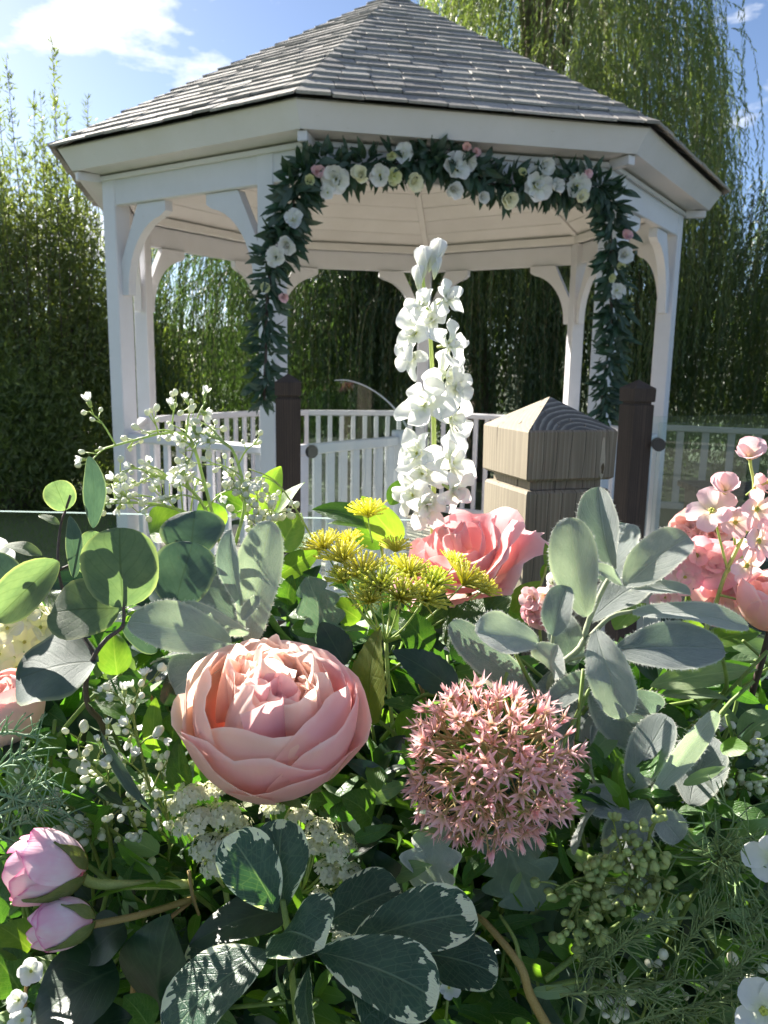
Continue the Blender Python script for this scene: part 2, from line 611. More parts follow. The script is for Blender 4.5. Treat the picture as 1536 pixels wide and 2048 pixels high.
def grass_mat():
    t = NT('lawn')
    n = t.noise(2.0, 5); n2 = t.noise(70, 3)
    col = t.mix(n, (0.028, 0.05, 0.014), (0.06, 0.085, 0.024))
    col = t.mix(t.math('MULTIPLY', n2, 0.6), col, (0.022, 0.04, 0.012))
    return t.surf(col, 0.85, n2, 0.6, 0.02)


M['grass'] = grass_mat()
M['blade'] = plain('grass_blade', (0.05, 0.10, 0.02), (0.09, 0.14, 0.035), 3, 0.6, 0.35)
M['bark'] = plain('bark', (0.09, 0.07, 0.05), (0.16, 0.13, 0.10), 14, 0.9, bstr=0.6)
M['willow_twig'] = plain('willow_twig', (0.13, 0.11, 0.045), (0.19, 0.16, 0.07), 6, 0.7)


M['deck'] = plain('deck_timber', (0.27, 0.25, 0.225), (0.18, 0.165, 0.15), 12, 0.8)
M['floor'] = plain('pale_floor_boards', (0.74, 0.66, 0.55), (0.62, 0.54, 0.44), 9, 0.6)


def treeleaf(name, c1, c2, trans, tmul, scale=1.3):
    t = NT(name)
    col = t.mix(t.ramp(t.noise(scale * 5, 4, 0.6), [(0.35, 0.0), (0.66, 1.0)]), c1, c2)
    n2 = t.noise(26, 2)
    col = t.mix(t.math('MULTIPLY', n2, 0.4), col, (c2[0] * 1.2, c2[1] * 1.15, c2[2]))
    tc = t.mix(1.0, col, tmul, 'MULTIPLY')
    return t.surf(col, 0.42, None, trans=trans, tcol=tc, spec=0.5)


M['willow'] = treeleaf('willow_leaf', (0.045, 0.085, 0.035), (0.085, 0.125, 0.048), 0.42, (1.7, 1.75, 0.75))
M['willow_lit'] = treeleaf('willow_leaf_sunlit', (0.085, 0.13, 0.052), (0.15, 0.19, 0.075), 0.5, (1.75, 1.8, 0.78))  # sunlit copy of the willow leaf, brightness put into the colour
M['willow_shade'] = treeleaf('willow_leaf_shaded', (0.028, 0.058, 0.026), (0.055, 0.09, 0.036), 0.42, (1.8, 1.9, 0.7))  # shaded copy of the willow leaf, darkness put into the colour
M['shrub'] = treeleaf('shrub_leaf', (0.07, 0.115, 0.04), (0.125, 0.17, 0.06), 0.48, (1.8, 1.8, 0.7), 0.9)
M['shrub_lit'] = treeleaf('shrub_leaf_sunlit', (0.085, 0.125, 0.045), (0.145, 0.185, 0.07), 0.5, (1.7, 1.65, 0.7), 0.9)  # sunlit copy of the shrub leaf, brightness put into the colour
M['wood_far'] = treeleaf('woodland_leaf', (0.025, 0.045, 0.018), (0.05, 0.075, 0.028), 0.3, (1.6, 1.7, 0.7), 0.6)

# ================================================================== the setting
def sheet(name, x0, x1, y0, y1, z, m, nx=1, ny=1):
    xs, ys = np.linspace(x0, x1, nx + 1), np.linspace(y0, y1, ny + 1)
    V = [(x, y, z) for y in ys for x in xs]
    Fc = [(j * (nx + 1) + i, j * (nx + 1) + i + 1, (j + 1) * (nx + 1) + i + 1, (j + 1) * (nx + 1) + i) for j in range(ny) for i in range(nx)]
    return part(name, meshdata(name, V, Fc, m, smooth=False))


GZ = -0.30
tag(sheet('ground', -150, 150, -150, 150, GZ, M['grass']), kind='structure')
# short grass of the lawn, blade by blade where it can be seen
n = 16000
gx, gy = rng.uniform(-7.5, -1.6, n), rng.uniform(4.5, 13, n)
gh, gw, ga = rng.uniform(0.03, 0.075, n), rng.uniform(0.003, 0.006, n), rng.uniform(0, 6.28, n)
lean = rng.normal(0, 0.02, (n, 2))
b = np.stack([gx, gy, np.full(n, GZ)], 1)
dx = np.stack([np.cos(ga) * gw, np.sin(ga) * gw, np.zeros(n)], 1)
tp = b + np.concatenate([lean, gh[:, None]], 1)
V = np.stack([b - dx, b + dx, tp], 1).reshape(-1, 3)
o = part('grass', meshdata('grass', V, np.arange(3 * n).reshape(n, 3), M['blade'], smooth=False))
tag(o, 'short mown lawn grass below the shrubs', 'grass', kind='stuff')

# timber deck between the camera and the gazebo
deck = sheet('deck', -0.75, 4.6, -1.6, 3.55, -0.03, M['deck'])
tag(deck, kind='structure')
pl = boxmesh('deck_board', 0.135, 5.1, 0.026, M['deck'], 0.004)
for i in range(37):
    part('deck_board', pl, deck, Matrix.Translation((-0.68 + i * 0.143, 0.97 + random.uniform(-.01, .01), -0.012 + random.uniform(-.001, .001))))

# ================================================================== gazebo
GX, GY, PHI = -0.0024, 5.1606, 0.2046
RB, ZBB, ZBT = 1.7202, 2.071, 2.208
RE, ZE, RF, ZF, ZA = 1.9343, 2.3201, 1.8597, 2.2207, 3.445


def corner(k, R, z):
    a = -math.pi / 2 + PHI + (k - 2.5) * math.pi / 4
    return Vector((GX + R * math.cos(a), GY + R * math.sin(a), z))


def panel(k):
    """start corner, direction along the side, outward normal, length"""
    A, B = corner(k, RB, 0), corner(k + 1, RB, 0)
    t = (B - A); L = t.length; t.normalize()
    return A, t, Vector((t.y, -t.x, 0)), L


def basis(t, nrm, org):
    """x along t, y along the outward normal, z up"""
    return Matrix(((t.x, nrm.x, 0, org.x), (t.y, nrm.y, 0, org.y), (0, 0, 1, org.z), (0, 0, 0, 1)))


gaz = empty('gazebo', (GX, GY, 0), 'white painted octagonal timber gazebo with grey shingle roof and picket railings', 'gazebo')
# floor: an octagonal base with boards on it
base_V = [corner(k, RB + 0.06, z) for z in (GZ, 0.03) for k in range(1, 9)]
base_F = [tuple(range(8, 16))] + [(i, (i + 1) % 8, 8 + (i + 1) % 8, 8 + i) for i in range(8)]
plinth = wpart('plinth', base_V, base_F, M['floor'], gaz, smooth=False)
A0, t0, n0, L0 = panel(2)
apo = RB * math.cos(math.pi / 8)
w = 0.118
for i in range(30):
    yy = -apo + 0.06 + i * 0.1215
    if yy > apo - 0.03: break
    half = RB - 0.05 if abs(yy) < RB * math.sin(math.pi / 8) else RB * math.sin(math.pi / 8) + (apo - abs(yy)) - 0.03
    ctr = Vector((GX, GY, 0.042)) - n0 * yy
    part('floor_board', boxmesh('floor_board', 2 * half, w, 0.02, M['floor'], 0.003), plinth, basis(t0, n0, ctr))

PW = 0.093
POSTS = {}


def gpost(k, org, t, nrm):
    """square post, org = its outer face centre"""
    c = org - nrm * (PW / 2 - 0.004)
    p = part('post', boxmesh('post', PW, PW, ZBT - 0.05, M['paint'], 0.005), gaz, basis(t, nrm, Vector((c.x, c.y, 0.05 + (ZBT - 0.05) / 2))))
    POSTS[k] = c
    return p


for k in range(1, 9):
    A, t, nr, L = panel(k)
    Ap, tp_, nrp, Lp = panel(k - 1)
    if k == 1: gpost(k, A + t * (PW / 2 + 0.002), t, nr)
    elif k == 2: gpost(k, Ap + tp_ * (Lp - 0.245), tp_, nrp)
    elif k == 3: gpost(k, A + t * 0.20, t, nr)
    elif k == 4: gpost(k, Ap + tp_ * (Lp - PW / 2 - 0.002), tp_, nrp)
    elif k == 5: gpost(k, Ap + tp_ * (Lp - PW / 2 - 0.004), tp_, nrp)
    else:
        rad = (corner(k, 1, 0) - Vector((GX, GY, 0))).normalized()
        gpost(k, corner(k, RB - 0.035, 0), Vector((-rad.y, rad.x, 0)), rad)

# ring beams, inner plates, soffit, fascia
for k in range(1, 9):
    A, t, nr, L = panel(k)
    H = ZBT - ZBB
    bm = part('beam', boxmesh('beam', L - 0.002, 0.045, H, M['paint'], 0.004), gaz, basis(t, nr, A + t * (L / 2) - nr * 0.0235 + Vector((0, 0, ZBB + H / 2))))
    Li = 2 * (RB - 0.075) * math.sin(math.pi / 8)
    mid = A + t * (L / 2) - nr * 0.072
    part('inner_plate', boxmesh('inner_plate', Li - 0.004, 0.03, 0.055, M['paint_in'], 0.004), bm, basis(t, nr, mid + Vector((0, 0, ZBT + 0.03))))
    so = [corner(k, RB - 0.05, ZBT + 0.006), corner(k + 1, RB - 0.05, ZBT + 0.006), corner(k + 1, RF - 0.008, ZF + 0.006), corner(k, RF - 0.008, ZF + 0.006)]
    so2 = [p + Vector((0, 0, 0.012)) for p in so]
    wpart('soffit', so + so2, [(0, 1, 2, 3), (7, 6, 5, 4), (0, 4, 5, 1), (2, 6, 7, 3)], M['eaves'], gaz, smooth=False)
    # cove strip where the beam meets the soffit
    part('cove_strip', boxmesh('cove_strip', L + 0.012, 0.018, 0.022, M['eaves'], 0.003), bm, basis(t, nr, A + t * (L / 2) + nr * 0.0095 + Vector((0, 0, ZBT - 0.009))))
    fo = [corner(k, RF, ZF), corner(k + 1, RF, ZF), corner(k + 1, RE - 0.012, ZE - 0.006), corner(k, RE - 0.012, ZE - 0.006)]
    inn = Vector((-nr.x, -nr.y, 0)) * 0.022
    fi = [p + inn for p in fo]
    wpart('fascia', fo + fi, [(0, 1, 2, 3), (7, 6, 5, 4), (0, 4, 5, 1), (2, 6, 7, 3)], M['eaves'], gaz, smooth=False)
    rad = (corner(k, 1, 0) - Vector((GX, GY, 0))).normalized()
    part('rafter_tail', boxmesh('rafter_tail', 0.04, 0.11, 0.04, M['eaves'], 0.003), gaz, basis(Vector((-rad.y, rad.x, 0)), rad, corner(k, RF - 0.075, ZBT - 0.008)))

# knee brackets
BT = 0.045
bp = [(0.0, 0.265), (0.135, 0.0), (0.33, 0.0), (0.33, 0.045)]
for i in range(11):
    a = R_(82 - i * 8.2)
    bp.append((0.335 - 0.288 * math.cos(a), 0.415 - 0.352 * math.sin(a)))
bp += [(0.045, 0.425), (0.0, 0.425)]
bV = [(u, y, -v) for y in (-BT / 2, BT / 2) for u, v in bp]
nb = len(bp)
bF = [(i, (i + 1) % nb, nb + (i + 1) % nb, nb + i) for i in range(nb)]
# faces as strips between the hypotenuse and the arc
cap = []
hyp = [0, 1, 2]
cap_tris = [(0, nb - 1, nb - 2)] + [(0, j + 1, j) for j in range(nb - 3, 8, -1)] + [(0, 9, 1)] + [(1, j + 1, j) for j in range(8, 1, -1)]
for tr in cap_tris:
    cap.append(tr)
    cap.append(tuple(nb + i for i in tr[::-1]))
BR = meshdata('bracket', bV, bF + cap, M['paint'], smooth=False)


def bracket(org, direc):
    d = Vector(direc).normalized()
    nn = Vector((d.y, -d.x, 0))
    part('bracket', BR, gaz, basis(d, nn, Vector((org.x, org.y, ZBB - 0.002))))


for k in range(1, 9):
    if k == 2: continue
    A, t, nr, L = panel(k)
    k2 = k % 8 + 1
    pA, pB = POSTS[k], POSTS[k2]
    d = pB - pA; d.z = 0; d.normalize()
    off = -nr * 0.045
    a0 = A + t * ((pA - A).dot(t)) + off
    b0 = A + t * ((pB - A).dot(t)) + off
    e = PW / 2 * (1.0 if k in (1, 3) else 1.08)
    bracket(a0 + t * e, t)
    bracket(b0 - t * e, -t)

# railings
bal = boxmesh('baluster', 0.034, 0.022, 0.76, M['paint'], 0.003)
for k in range(1, 9):
    if k == 2: continue
    A, t, nr, L = panel(k)
    k2 = k % 8 + 1
    sa = (POSTS[k] - A).dot(t) + PW / 2
    sb = (POSTS[k2] - A).dot(t) - PW / 2
    Lr = sb - sa
    mid = A + t * ((sa + sb) / 2) - nr * 0.05
    rail = part('railing', boxmesh('railing', Lr + 0.03, 0.064, 0.042, M['paint'], 0.008), gaz, basis(t, nr, mid + Vector((0, 0, 0.929))))
    part('bottom_rail', boxmesh('bottom_rail', Lr + 0.02, 0.04, 0.05, M['paint'], 0.004), rail, basis(t, nr, mid + Vector((0, 0, 0.135))))
    nbk = max(2, round(Lr / 0.098))
    for i in range(nbk):
        s = sa + Lr * (i + 0.5) / nbk
        part('baluster', bal, rail, basis(t, nr, A + t * s - nr * 0.05 + Vector((0, 0, 0.532))))

# ceiling boards and ribs
RC0, ZC0, ZC1 = RB - 0.062, ZBT + 0.062, 3.26
ceil = wpart('ceiling', [corner(k, RC0 + 0.05, ZC0 + 0.012) for k in range(1, 9)] + [Vector((GX, GY, ZC1 + 0.05))],
             [(i, 8, (i + 1) % 8) for i in range(8)], M['paint_in'], gaz, smooth=False)
NB = 13
for k in range(1, 9):
    for i in range(NB):
        f0, f1 = i / NB, (i + 0.955) / NB
        q = []
        for kk, f in ((k, f0), (k + 1, f0), (k + 1, f1), (k, f1)):
            q.append(corner(kk, RC0 * (1 - f) + 0.004, ZC0 + (ZC1 - ZC0) * f))
        up = [p + Vector((0, 0, 0.011)) for p in q]
        wpart('ceiling_board', q + up, [(0, 3, 2, 1), (4, 5, 6, 7), (0, 1, 5, 4), (1, 2, 6, 5), (2, 3, 7, 6), (3, 0, 4, 7)], M['paint_in'], ceil, smooth=False)
    p0, p1 = corner(k, RC0, ZC0 - 0.004), Vector((GX, GY, ZC1 - 0.01))
    mtx = frame((p0 + p1) / 2, p1 - p0, Vector((0, 0, 1)))
    part('ceiling_rib', boxmesh('ceiling_rib', 0.042, (p1 - p0).length, 0.03, M['paint_in'], 0.003), ceil, mtx)

# roof and shingles
eav = [corner(k, RE - 0.005, ZE - 0.012) for k in range(1, 9)]
roof = wpart('roof', eav + [Vector((GX, GY, ZA - 0.012))], [(i, (i + 1) % 8, 8) for i in range(8)], M['roofdeck'], gaz, smooth=False)
rest = Geo()
NC = 23
for k in (1, 2, 8, 3, 4, 5, 6, 7):
    A, B = corner(k, RE, ZE), corner(k + 1, RE, ZE)
    t = (B - A); LE = t.length; t.normalize()
    mid = (A + B) / 2
    sv = Vector((GX, GY, ZA)) - mid; S = sv.length; sv.normalize()
    nv = t.cross(sv).normalized()
    if nv.z < 0: nv = -nv
    ex = S / NC
    for i in range(NC):
        s0 = i * ex - (0.028 if i == 0 else 0.0)
        s1 = min(s0 + ex * 1.9, S * 0.999)
        h0, h1 = LE / 2 * (1 - s0 / S) + 0.004, LE / 2 * (1 - s1 / S) + 0.004
        x = -h0 - random.uniform(0, 0.10)
        while x < h0:
            wd = random.uniform(0.105, 0.175)
            xa, xb = x + 0.0022, x + wd - 0.0022
            x += wd
            xa0, xb0 = max(xa, -h0), min(xb, h0)
            if xb0 - xa0 < 0.012: continue
            xa1, xb1 = min(max(xa, -h1), h1), max(min(xb, h1), -h1)
            if xb1 - xa1 < 0.002: xb1 = xa1 + 0.002
            j = random.uniform(-0.006, 0.006); lift = random.uniform(0.0, 0.004); th = random.uniform(0.007, 0.012)
            sk = random.uniform(-0.004, 0.004)
            def P(xx, ss, hh): return mid + t * xx + sv * ss + nv * hh
            zb, zt = 0.009 + lift, 0.001
            Vs = [P(xa0, s0 + j + sk, zb), P(xb0, s0 + j - sk, zb), P(xb1, s1, zt), P(xa1, s1, zt),
                  P(xa0, s0 + j + sk + 0.002, zb + th), P(xb0, s0 + j - sk + 0.002, zb + th), P(xb1, s1, zt + 0.003), P(xa1, s1, zt + 0.003)]
            Fs = [(0, 3, 2, 1), (4, 5, 6, 7), (0, 1, 5, 4), (1, 2, 6, 5), (2, 3, 7, 6), (3, 0, 4, 7)]
            if k in (1, 2, 8):
                wpart('shingle', Vs, Fs, M['shingle'], roof, smooth=False)
            else:
                b0 = len(rest.V)
                rest.V += [np.array(v) for v in Vs]
                rest.F += [tuple(b0 + q for q in f) for f in Fs]
ro = wpart('shingles', np.array(rest.V), rest.F, M['shingle'], roof, smooth=False)
ro['kind'] = 'stuff'
fin = Geo()
fin.tube([(GX, GY, ZA - 0.03), (GX, GY, ZA + 0.08)], 0.06, 0.03, 8)
fin.ball((GX, GY, ZA + 0.12), 0.05, 10, 6)
fin.world('finial', M['paint'], roof)


# ================================================================== timber posts and glass balustrade
def deck_post(loc, rot, label, m, w=0.097, top=1.262, apex=0.03, group='square deck posts with pyramid caps'):
    Mx = Matrix.Translation((loc[0], loc[1], 0)) @ Matrix.Rotation(rot, 4, 'Z')
    root = empty('deck_post', loc, label, 'post', group, M=Mx)
    def ring(zs):
        V, Fc = [], []
        for h, z in zs:
            V += [(-h, -h, z), (h, -h, z), (h, h, z), (-h, h, z)]
        for i in range(len(zs) - 1):
            for j in range(4):
                j2 = (j + 1) % 4
                Fc.append((4 * i + j, 4 * i + j2, 4 * i + 4 + j2, 4 * i + 4 + j))
        return V, Fc
    h = w / 2
    V, Fc = ring([(h - .004, 0.0), (h - .002, top - 0.062), (h - .004, top - 0.059), (h - .009, top - 0.0585), (h - .009, top - 0.050), (h - .003, top - 0.0495)])
    ms = [m, M['wood_sunlit'], M['end_grain']] if m is M['wood'] else [m]  # sun-side faces take the lighter copy, shaded cap facets the greyer one
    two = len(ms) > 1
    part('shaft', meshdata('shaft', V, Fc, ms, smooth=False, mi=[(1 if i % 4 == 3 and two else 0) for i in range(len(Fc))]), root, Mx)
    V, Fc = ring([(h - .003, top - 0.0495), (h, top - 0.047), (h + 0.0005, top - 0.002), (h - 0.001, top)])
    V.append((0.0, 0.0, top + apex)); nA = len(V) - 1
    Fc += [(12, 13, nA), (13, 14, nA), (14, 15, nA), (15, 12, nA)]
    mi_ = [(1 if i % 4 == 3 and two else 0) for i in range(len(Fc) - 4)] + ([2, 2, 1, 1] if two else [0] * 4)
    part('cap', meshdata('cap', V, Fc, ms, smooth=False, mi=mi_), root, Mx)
    return root


p = at(1094, 900, 0.822)
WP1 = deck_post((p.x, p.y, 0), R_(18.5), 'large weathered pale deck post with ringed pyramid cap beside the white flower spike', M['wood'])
# pale chip with a knot on the near post
chip = Geo()
Mx1 = WM[WP1.name]
for (cx_, cz_, rx_, rz_, yo) in ((0.034, 1.234, 0.0030, 0.021, -0.0492),):
    n_ = 14
    P = [Mx1 @ Vector((cx_ + rx_ * math.cos(6.283 * i / n_) * (1 + .25 * math.sin(5 * i)), yo, cz_ + rz_ * math.sin(6.283 * i / n_))) for i in range(n_)]
    b0 = len(chip.V)
    chip.V += [np.array(v) for v in P]; chip.UV += [(0, 0)] * n_
    chip.F.append(tuple(b0 + i for i in range(n_))); chip.MI.append(0)
chip.world('bare_patch', plain('bare_wood', (0.42, 0.36, 0.29), (0.30, 0.25, 0.19), 20, 0.8), WP1, smooth=False)
kn = Geo()
n_ = 11
P = [Mx1 @ Vector((0.0345 + 0.0018 * math.cos(6.283 * i / n_) * (1 + .4 * math.sin(3 * i)), -0.0497, 1.224 + 0.0055 * math.sin(6.283 * i / n_))) for i in range(n_)]
kn.V = [np.array(v) for v in P]; kn.UV = [(0, 0)] * n_; kn.F = [tuple(range(n_))]; kn.MI = [0]
kn.world('knot', plain('knot_wood', (0.05, 0.035, 0.025), (0.12, 0.08, 0.05), 400, 0.9), WP1, smooth=False)

p2 = at(577, 900, 2.95); p3 = at(1267, 900, 2.95)
WP2 = deck_post((p2.x, p2.y, 0), R_(6), 'dark stained deck post below the left hanging end of the garland', M['wood_dark'], 0.094, top=1.256)
WP3 = deck_post((p3.x, p3.y, 0), R_(20), 'dark stained deck post below the right hanging end of the garland', M['wood_dark'], 0.090, top=1.256)


def glass_panel(A, B, z0, z1, label, clamps=(), curve=False, th=0.012):
    """Upright pane from plan point A to B, with polished edges."""
    A, B = Vector((A[0], A[1], 0)), Vector((B[0], B[1], 0))
    t = B - A; L = t.length; t.normalize()
    nr = Vector((t.y, -t.x, 0))
    root = empty('glass_panel', (A.x, A.y, z0), label, 'glass panel', 'glass panes of the deck balustrade')
    prof = [(0, z0), (L, z0)]
    if curve:
        cv_ = [(1.0, 0.175), (0.94, 0.138), (0.86, 0.100), (0.76, 0.066), (0.66, 0.040), (0.56, 0.020), (0.46, 0.007), (0.36, 0.0), (0.26, 0.002), (0.16, 0.013), (0.07, 0.033), (0.0, 0.055)]
        prof += [(L * u_, z1 - h_) for u_, h_ in cv_]
    else:
        prof += [(L, z1), (0, z1)]
    m = len(prof)
    V = [A + t * u + nr * s + Vector((0, 0, z)) for s in (-th / 2, th / 2) for u, z in prof]
    Fc = [tuple(range(m))[::-1], tuple(range(m, 2 * m))]
    wpart('pane', V, Fc, M['glass'], root, smooth=False)
    Fe = [(i, (i + 1) % m, m + (i + 1) % m, m + i) for i in range(m)]
    wpart('edge', V, Fe, M['glass_edge'], root, smooth=False)
    if curve:
        tr_ = Geo()
        tr_.tube([A + t * (L * u_) + Vector((0, 0, z1 - h_)) for u_, h_ in cv_[:9]], 0.004, 0.002, 8, smoothn=3)
        tr_.world('edge_glint', M['strip'], root)  # added tube standing in for bright refraction along the curved edge
    for (u, z) in clamps:
        g = Geo()
        c = A + t * u + Vector((0, 0, z))
        g.tube([c - nr * 0.022, c + nr * 0.022], 0.024, 0.024, 14, smoothn=1)
        cl = g.world('clamp', M['black'], root, smooth=False)
        g = Geo()
        g.tube([c - nr * 0.028, c - nr * 0.0225], 0.016, 0.018, 14, smoothn=1)
        g.world('clamp_cap', M['steel'], cl, smooth=False)
    return root


GT = 1.150
q1 = at(1094, 900, 0.822)
glass_panel((-1.5, 0.855), (q1.x - 0.062, q1.y + 0.0), 0.10, GT + 0.012, 'long glass pane behind the flowers ending at the pale post', th=0.008)
q_ = at(815, 860, 3.0)
glass_panel((p2.x + 0.07, p2.y + 0.04), (q_.x, q_.y), 0.08, GT + 0.115, 'glass pane with a curved top beside the dark post', clamps=((0.012, 1.0),), curve=True)
glass_panel((p2.x + 0.075, p2.y - 0.02), (p2.x + 0.50, p2.y + 0.02), 0.08, GT - 0.01, 'low straight glass pane crossing the curved glass')
glass_panel((p3.x + 0.075, p3.y - 0.03), (p3.x + 1.7, p3.y - 0.38), 0.08, GT - 0.015, 'glass pane running to the right from the dark post', clamps=((0.004, 1.055),))
glass_panel((p3.x + 0.07, p3.y + 0.05), (p3.x + 2.9, p3.y + 1.5), 0.08, GT, 'glass pane receding from the dark post toward the far railing')

# reflection of a railing, modelled as solid pickets in the entrance
ga = at(592, 893, 3.72); gb = at(792, 868, 4.28)
A, B = Vector((ga.x, ga.y, 0)), Vector((gb.x, gb.y, 0))
t = B - A; L = t.length; t.normalize(); nr = Vector((t.y, -t.x, 0))
gate = empty('reflected_railing', A, 'white picket gate standing open inside the gazebo entrance', 'gate')
mid = (A + B) / 2
part('top_rail', boxmesh('top_rail', L, 0.04, 0.05, M['paint'], 0.005), gate, basis(t, nr, mid + Vector((0, 0, 0.925))))
part('bottom_rail', boxmesh('bottom_rail', L, 0.035, 0.05, M['paint'], 0.005), gate, basis(t, nr, mid + Vector((0, 0, 0.17))))
pk = boxmesh('picket', 0.052, 0.02, 0.80, M['paint'], 0.004)
for i in range(8):
    part('picket', pk, gate, basis(t, nr, A + t * (L * (i + 0.5) / 8) + nr * 0.0 + Vector((0, 0, 0.50))))
part('reflected_post', boxmesh('reflected_post', 0.07, 0.07, 0.93, M['paint'], 0.006), gate, basis(t, nr, B + t * 0.036 + Vector((0, 0, 0.515))))

# far railing to the right
ra = at(1240, 846, 7.2); rb = at(1640, 872, 6.6)
A, B = Vector((ra.x, ra.y, 0)), Vector((rb.x + 1.6, rb.y - 0.6, 0))
t = B - A; L = t.length; t.normalize(); nr = Vector((t.y, -t.x, 0))
zt = ra.z
far = empty('railing', A, 'pale timber railing behind the glass to the right of the gazebo', 'railing')
mid = (A + B) / 2
M['shaded_paint'] = paint_mat('shaded_rail_paint', (0.29, 0.28, 0.265))  # shade on the far railing put into its paint tone
part('top_rail', boxmesh('top_rail', L, 0.07, 0.05, M['shaded_paint'], 0.006), far, basis(t, nr, mid + Vector((0, 0, zt - 0.025))))
part('bottom_rail', boxmesh('bottom_rail', L, 0.05, 0.06, M['shaded_paint'], 0.006), far, basis(t, nr, mid + Vector((0, 0, zt - 0.71))))
b2 = boxmesh('baluster', 0.06, 0.03, 0.64, M['shaded_paint'], 0.004)
nbk = int(L / 0.205)
for i in range(nbk):
    part('baluster', b2, far, basis(t, nr, A + t * (L * (i + 0.5) / nbk) + Vector((0, 0, zt - 0.365))))
for s in (0.0, 0.36, 0.72):
    part('post', boxmesh('post', 0.10, 0.10, zt - GZ + 0.26, M['shaded_paint'], 0.006), far, basis(t, nr, A + t * (L * s + 0.10) - nr * 0.09 + Vector((0, 0, (zt + GZ + 0.26) / 2))))
# low timber bench behind the glass
bc = at(1500, 985, 4.3)
bench = empty('bench', (bc.x, bc.y, 0), 'low brown timber bench behind the glass at the right edge', 'bench')
for i in range(4):
    part('seat_plank', boxmesh('seat_plank', 1.15, 0.085, 0.035, M['wood_dark'], 0.006), bench, Matrix.Translation((bc.x + 0.30, bc.y + i * 0.095, bc.z)) )
for sx in (-0.2, 0.8):
    part('leg', boxmesh('leg', 0.07, 0.34, bc.z - 0.02, M['wood_dark'], 0.006), bench, Matrix.Translation((bc.x + sx, bc.y + 0.14, (bc.z - 0.02) / 2)))


# ================================================================== trees
def leaf_cloud(P, D, Nn, Ln, Wd):
    """Diamond leaves: base points P, directions D, side vectors Nn."""
    n = len(P)
    tip = P + D * Ln[:, None]
    m = P + D * (Ln * 0.42)[:, None]
    sd = Nn * (Wd / 2)[:, None]
    V = np.stack([P, m + sd, tip, m - sd], 1).reshape(-1, 3)
    return V, np.arange(4 * n).reshape(n, 4)


def unit(a):
    return a / (np.linalg.norm(a, axis=-1, keepdims=True) + 1e-9)


def strands(tops, lens, outdirs, step=0.030, sway=0.05, ll=(0.06, 0.10), lw=(0.010, 0.018), skip=0.0):
    """Hanging willow whips: leaf arrays and twig polylines."""
    Ps, Ds = [], []
    twigs = []
    for T, L, od in zip(tops, lens, outdirs):
        n = max(4, int(L / step))
        s = np.linspace(0, 1, n)
        arch = min(0.55, L * 0.22)
        ph = rng.uniform(0, 6.28, 2)
        x = T[0] + od[0] * arch * (1 - np.exp(-s * 4)) + sway * s * np.sin(ph[0] + s * 3)
        y = T[1] + od[1] * arch * (1 - np.exp(-s * 4)) + sway * s * np.sin(ph[1] + s * 2.5)
        z = T[2] + 0.25 * arch * np.sin(np.minimum(s * 9, math.pi)) - L * s ** 1.12
        C = np.stack([x, y, z], 1)
        twigs.append(C[::max(1, n // 9)])
        tg = unit(np.gradient(C, axis=0))
        side = unit(rng.normal(0, 1, (n, 3)))
        D = unit(tg * rng.uniform(0.7, 1.3, (n, 1)) + side * 0.62 + np.array([0, 0, -0.35]))
        keep = rng.random(n) > skip
        Ps.append(C[keep]); Ds.append(D[keep])
    P, D = np.concatenate(Ps), np.concatenate(Ds)
    n = len(P)
    N = unit(np.cross(D, rng.normal(0, 1, (n, 3))))
    V, Fc = leaf_cloud(P, D, N, rng.uniform(*ll, n), rng.uniform(*lw, n))
    return V, Fc, twigs


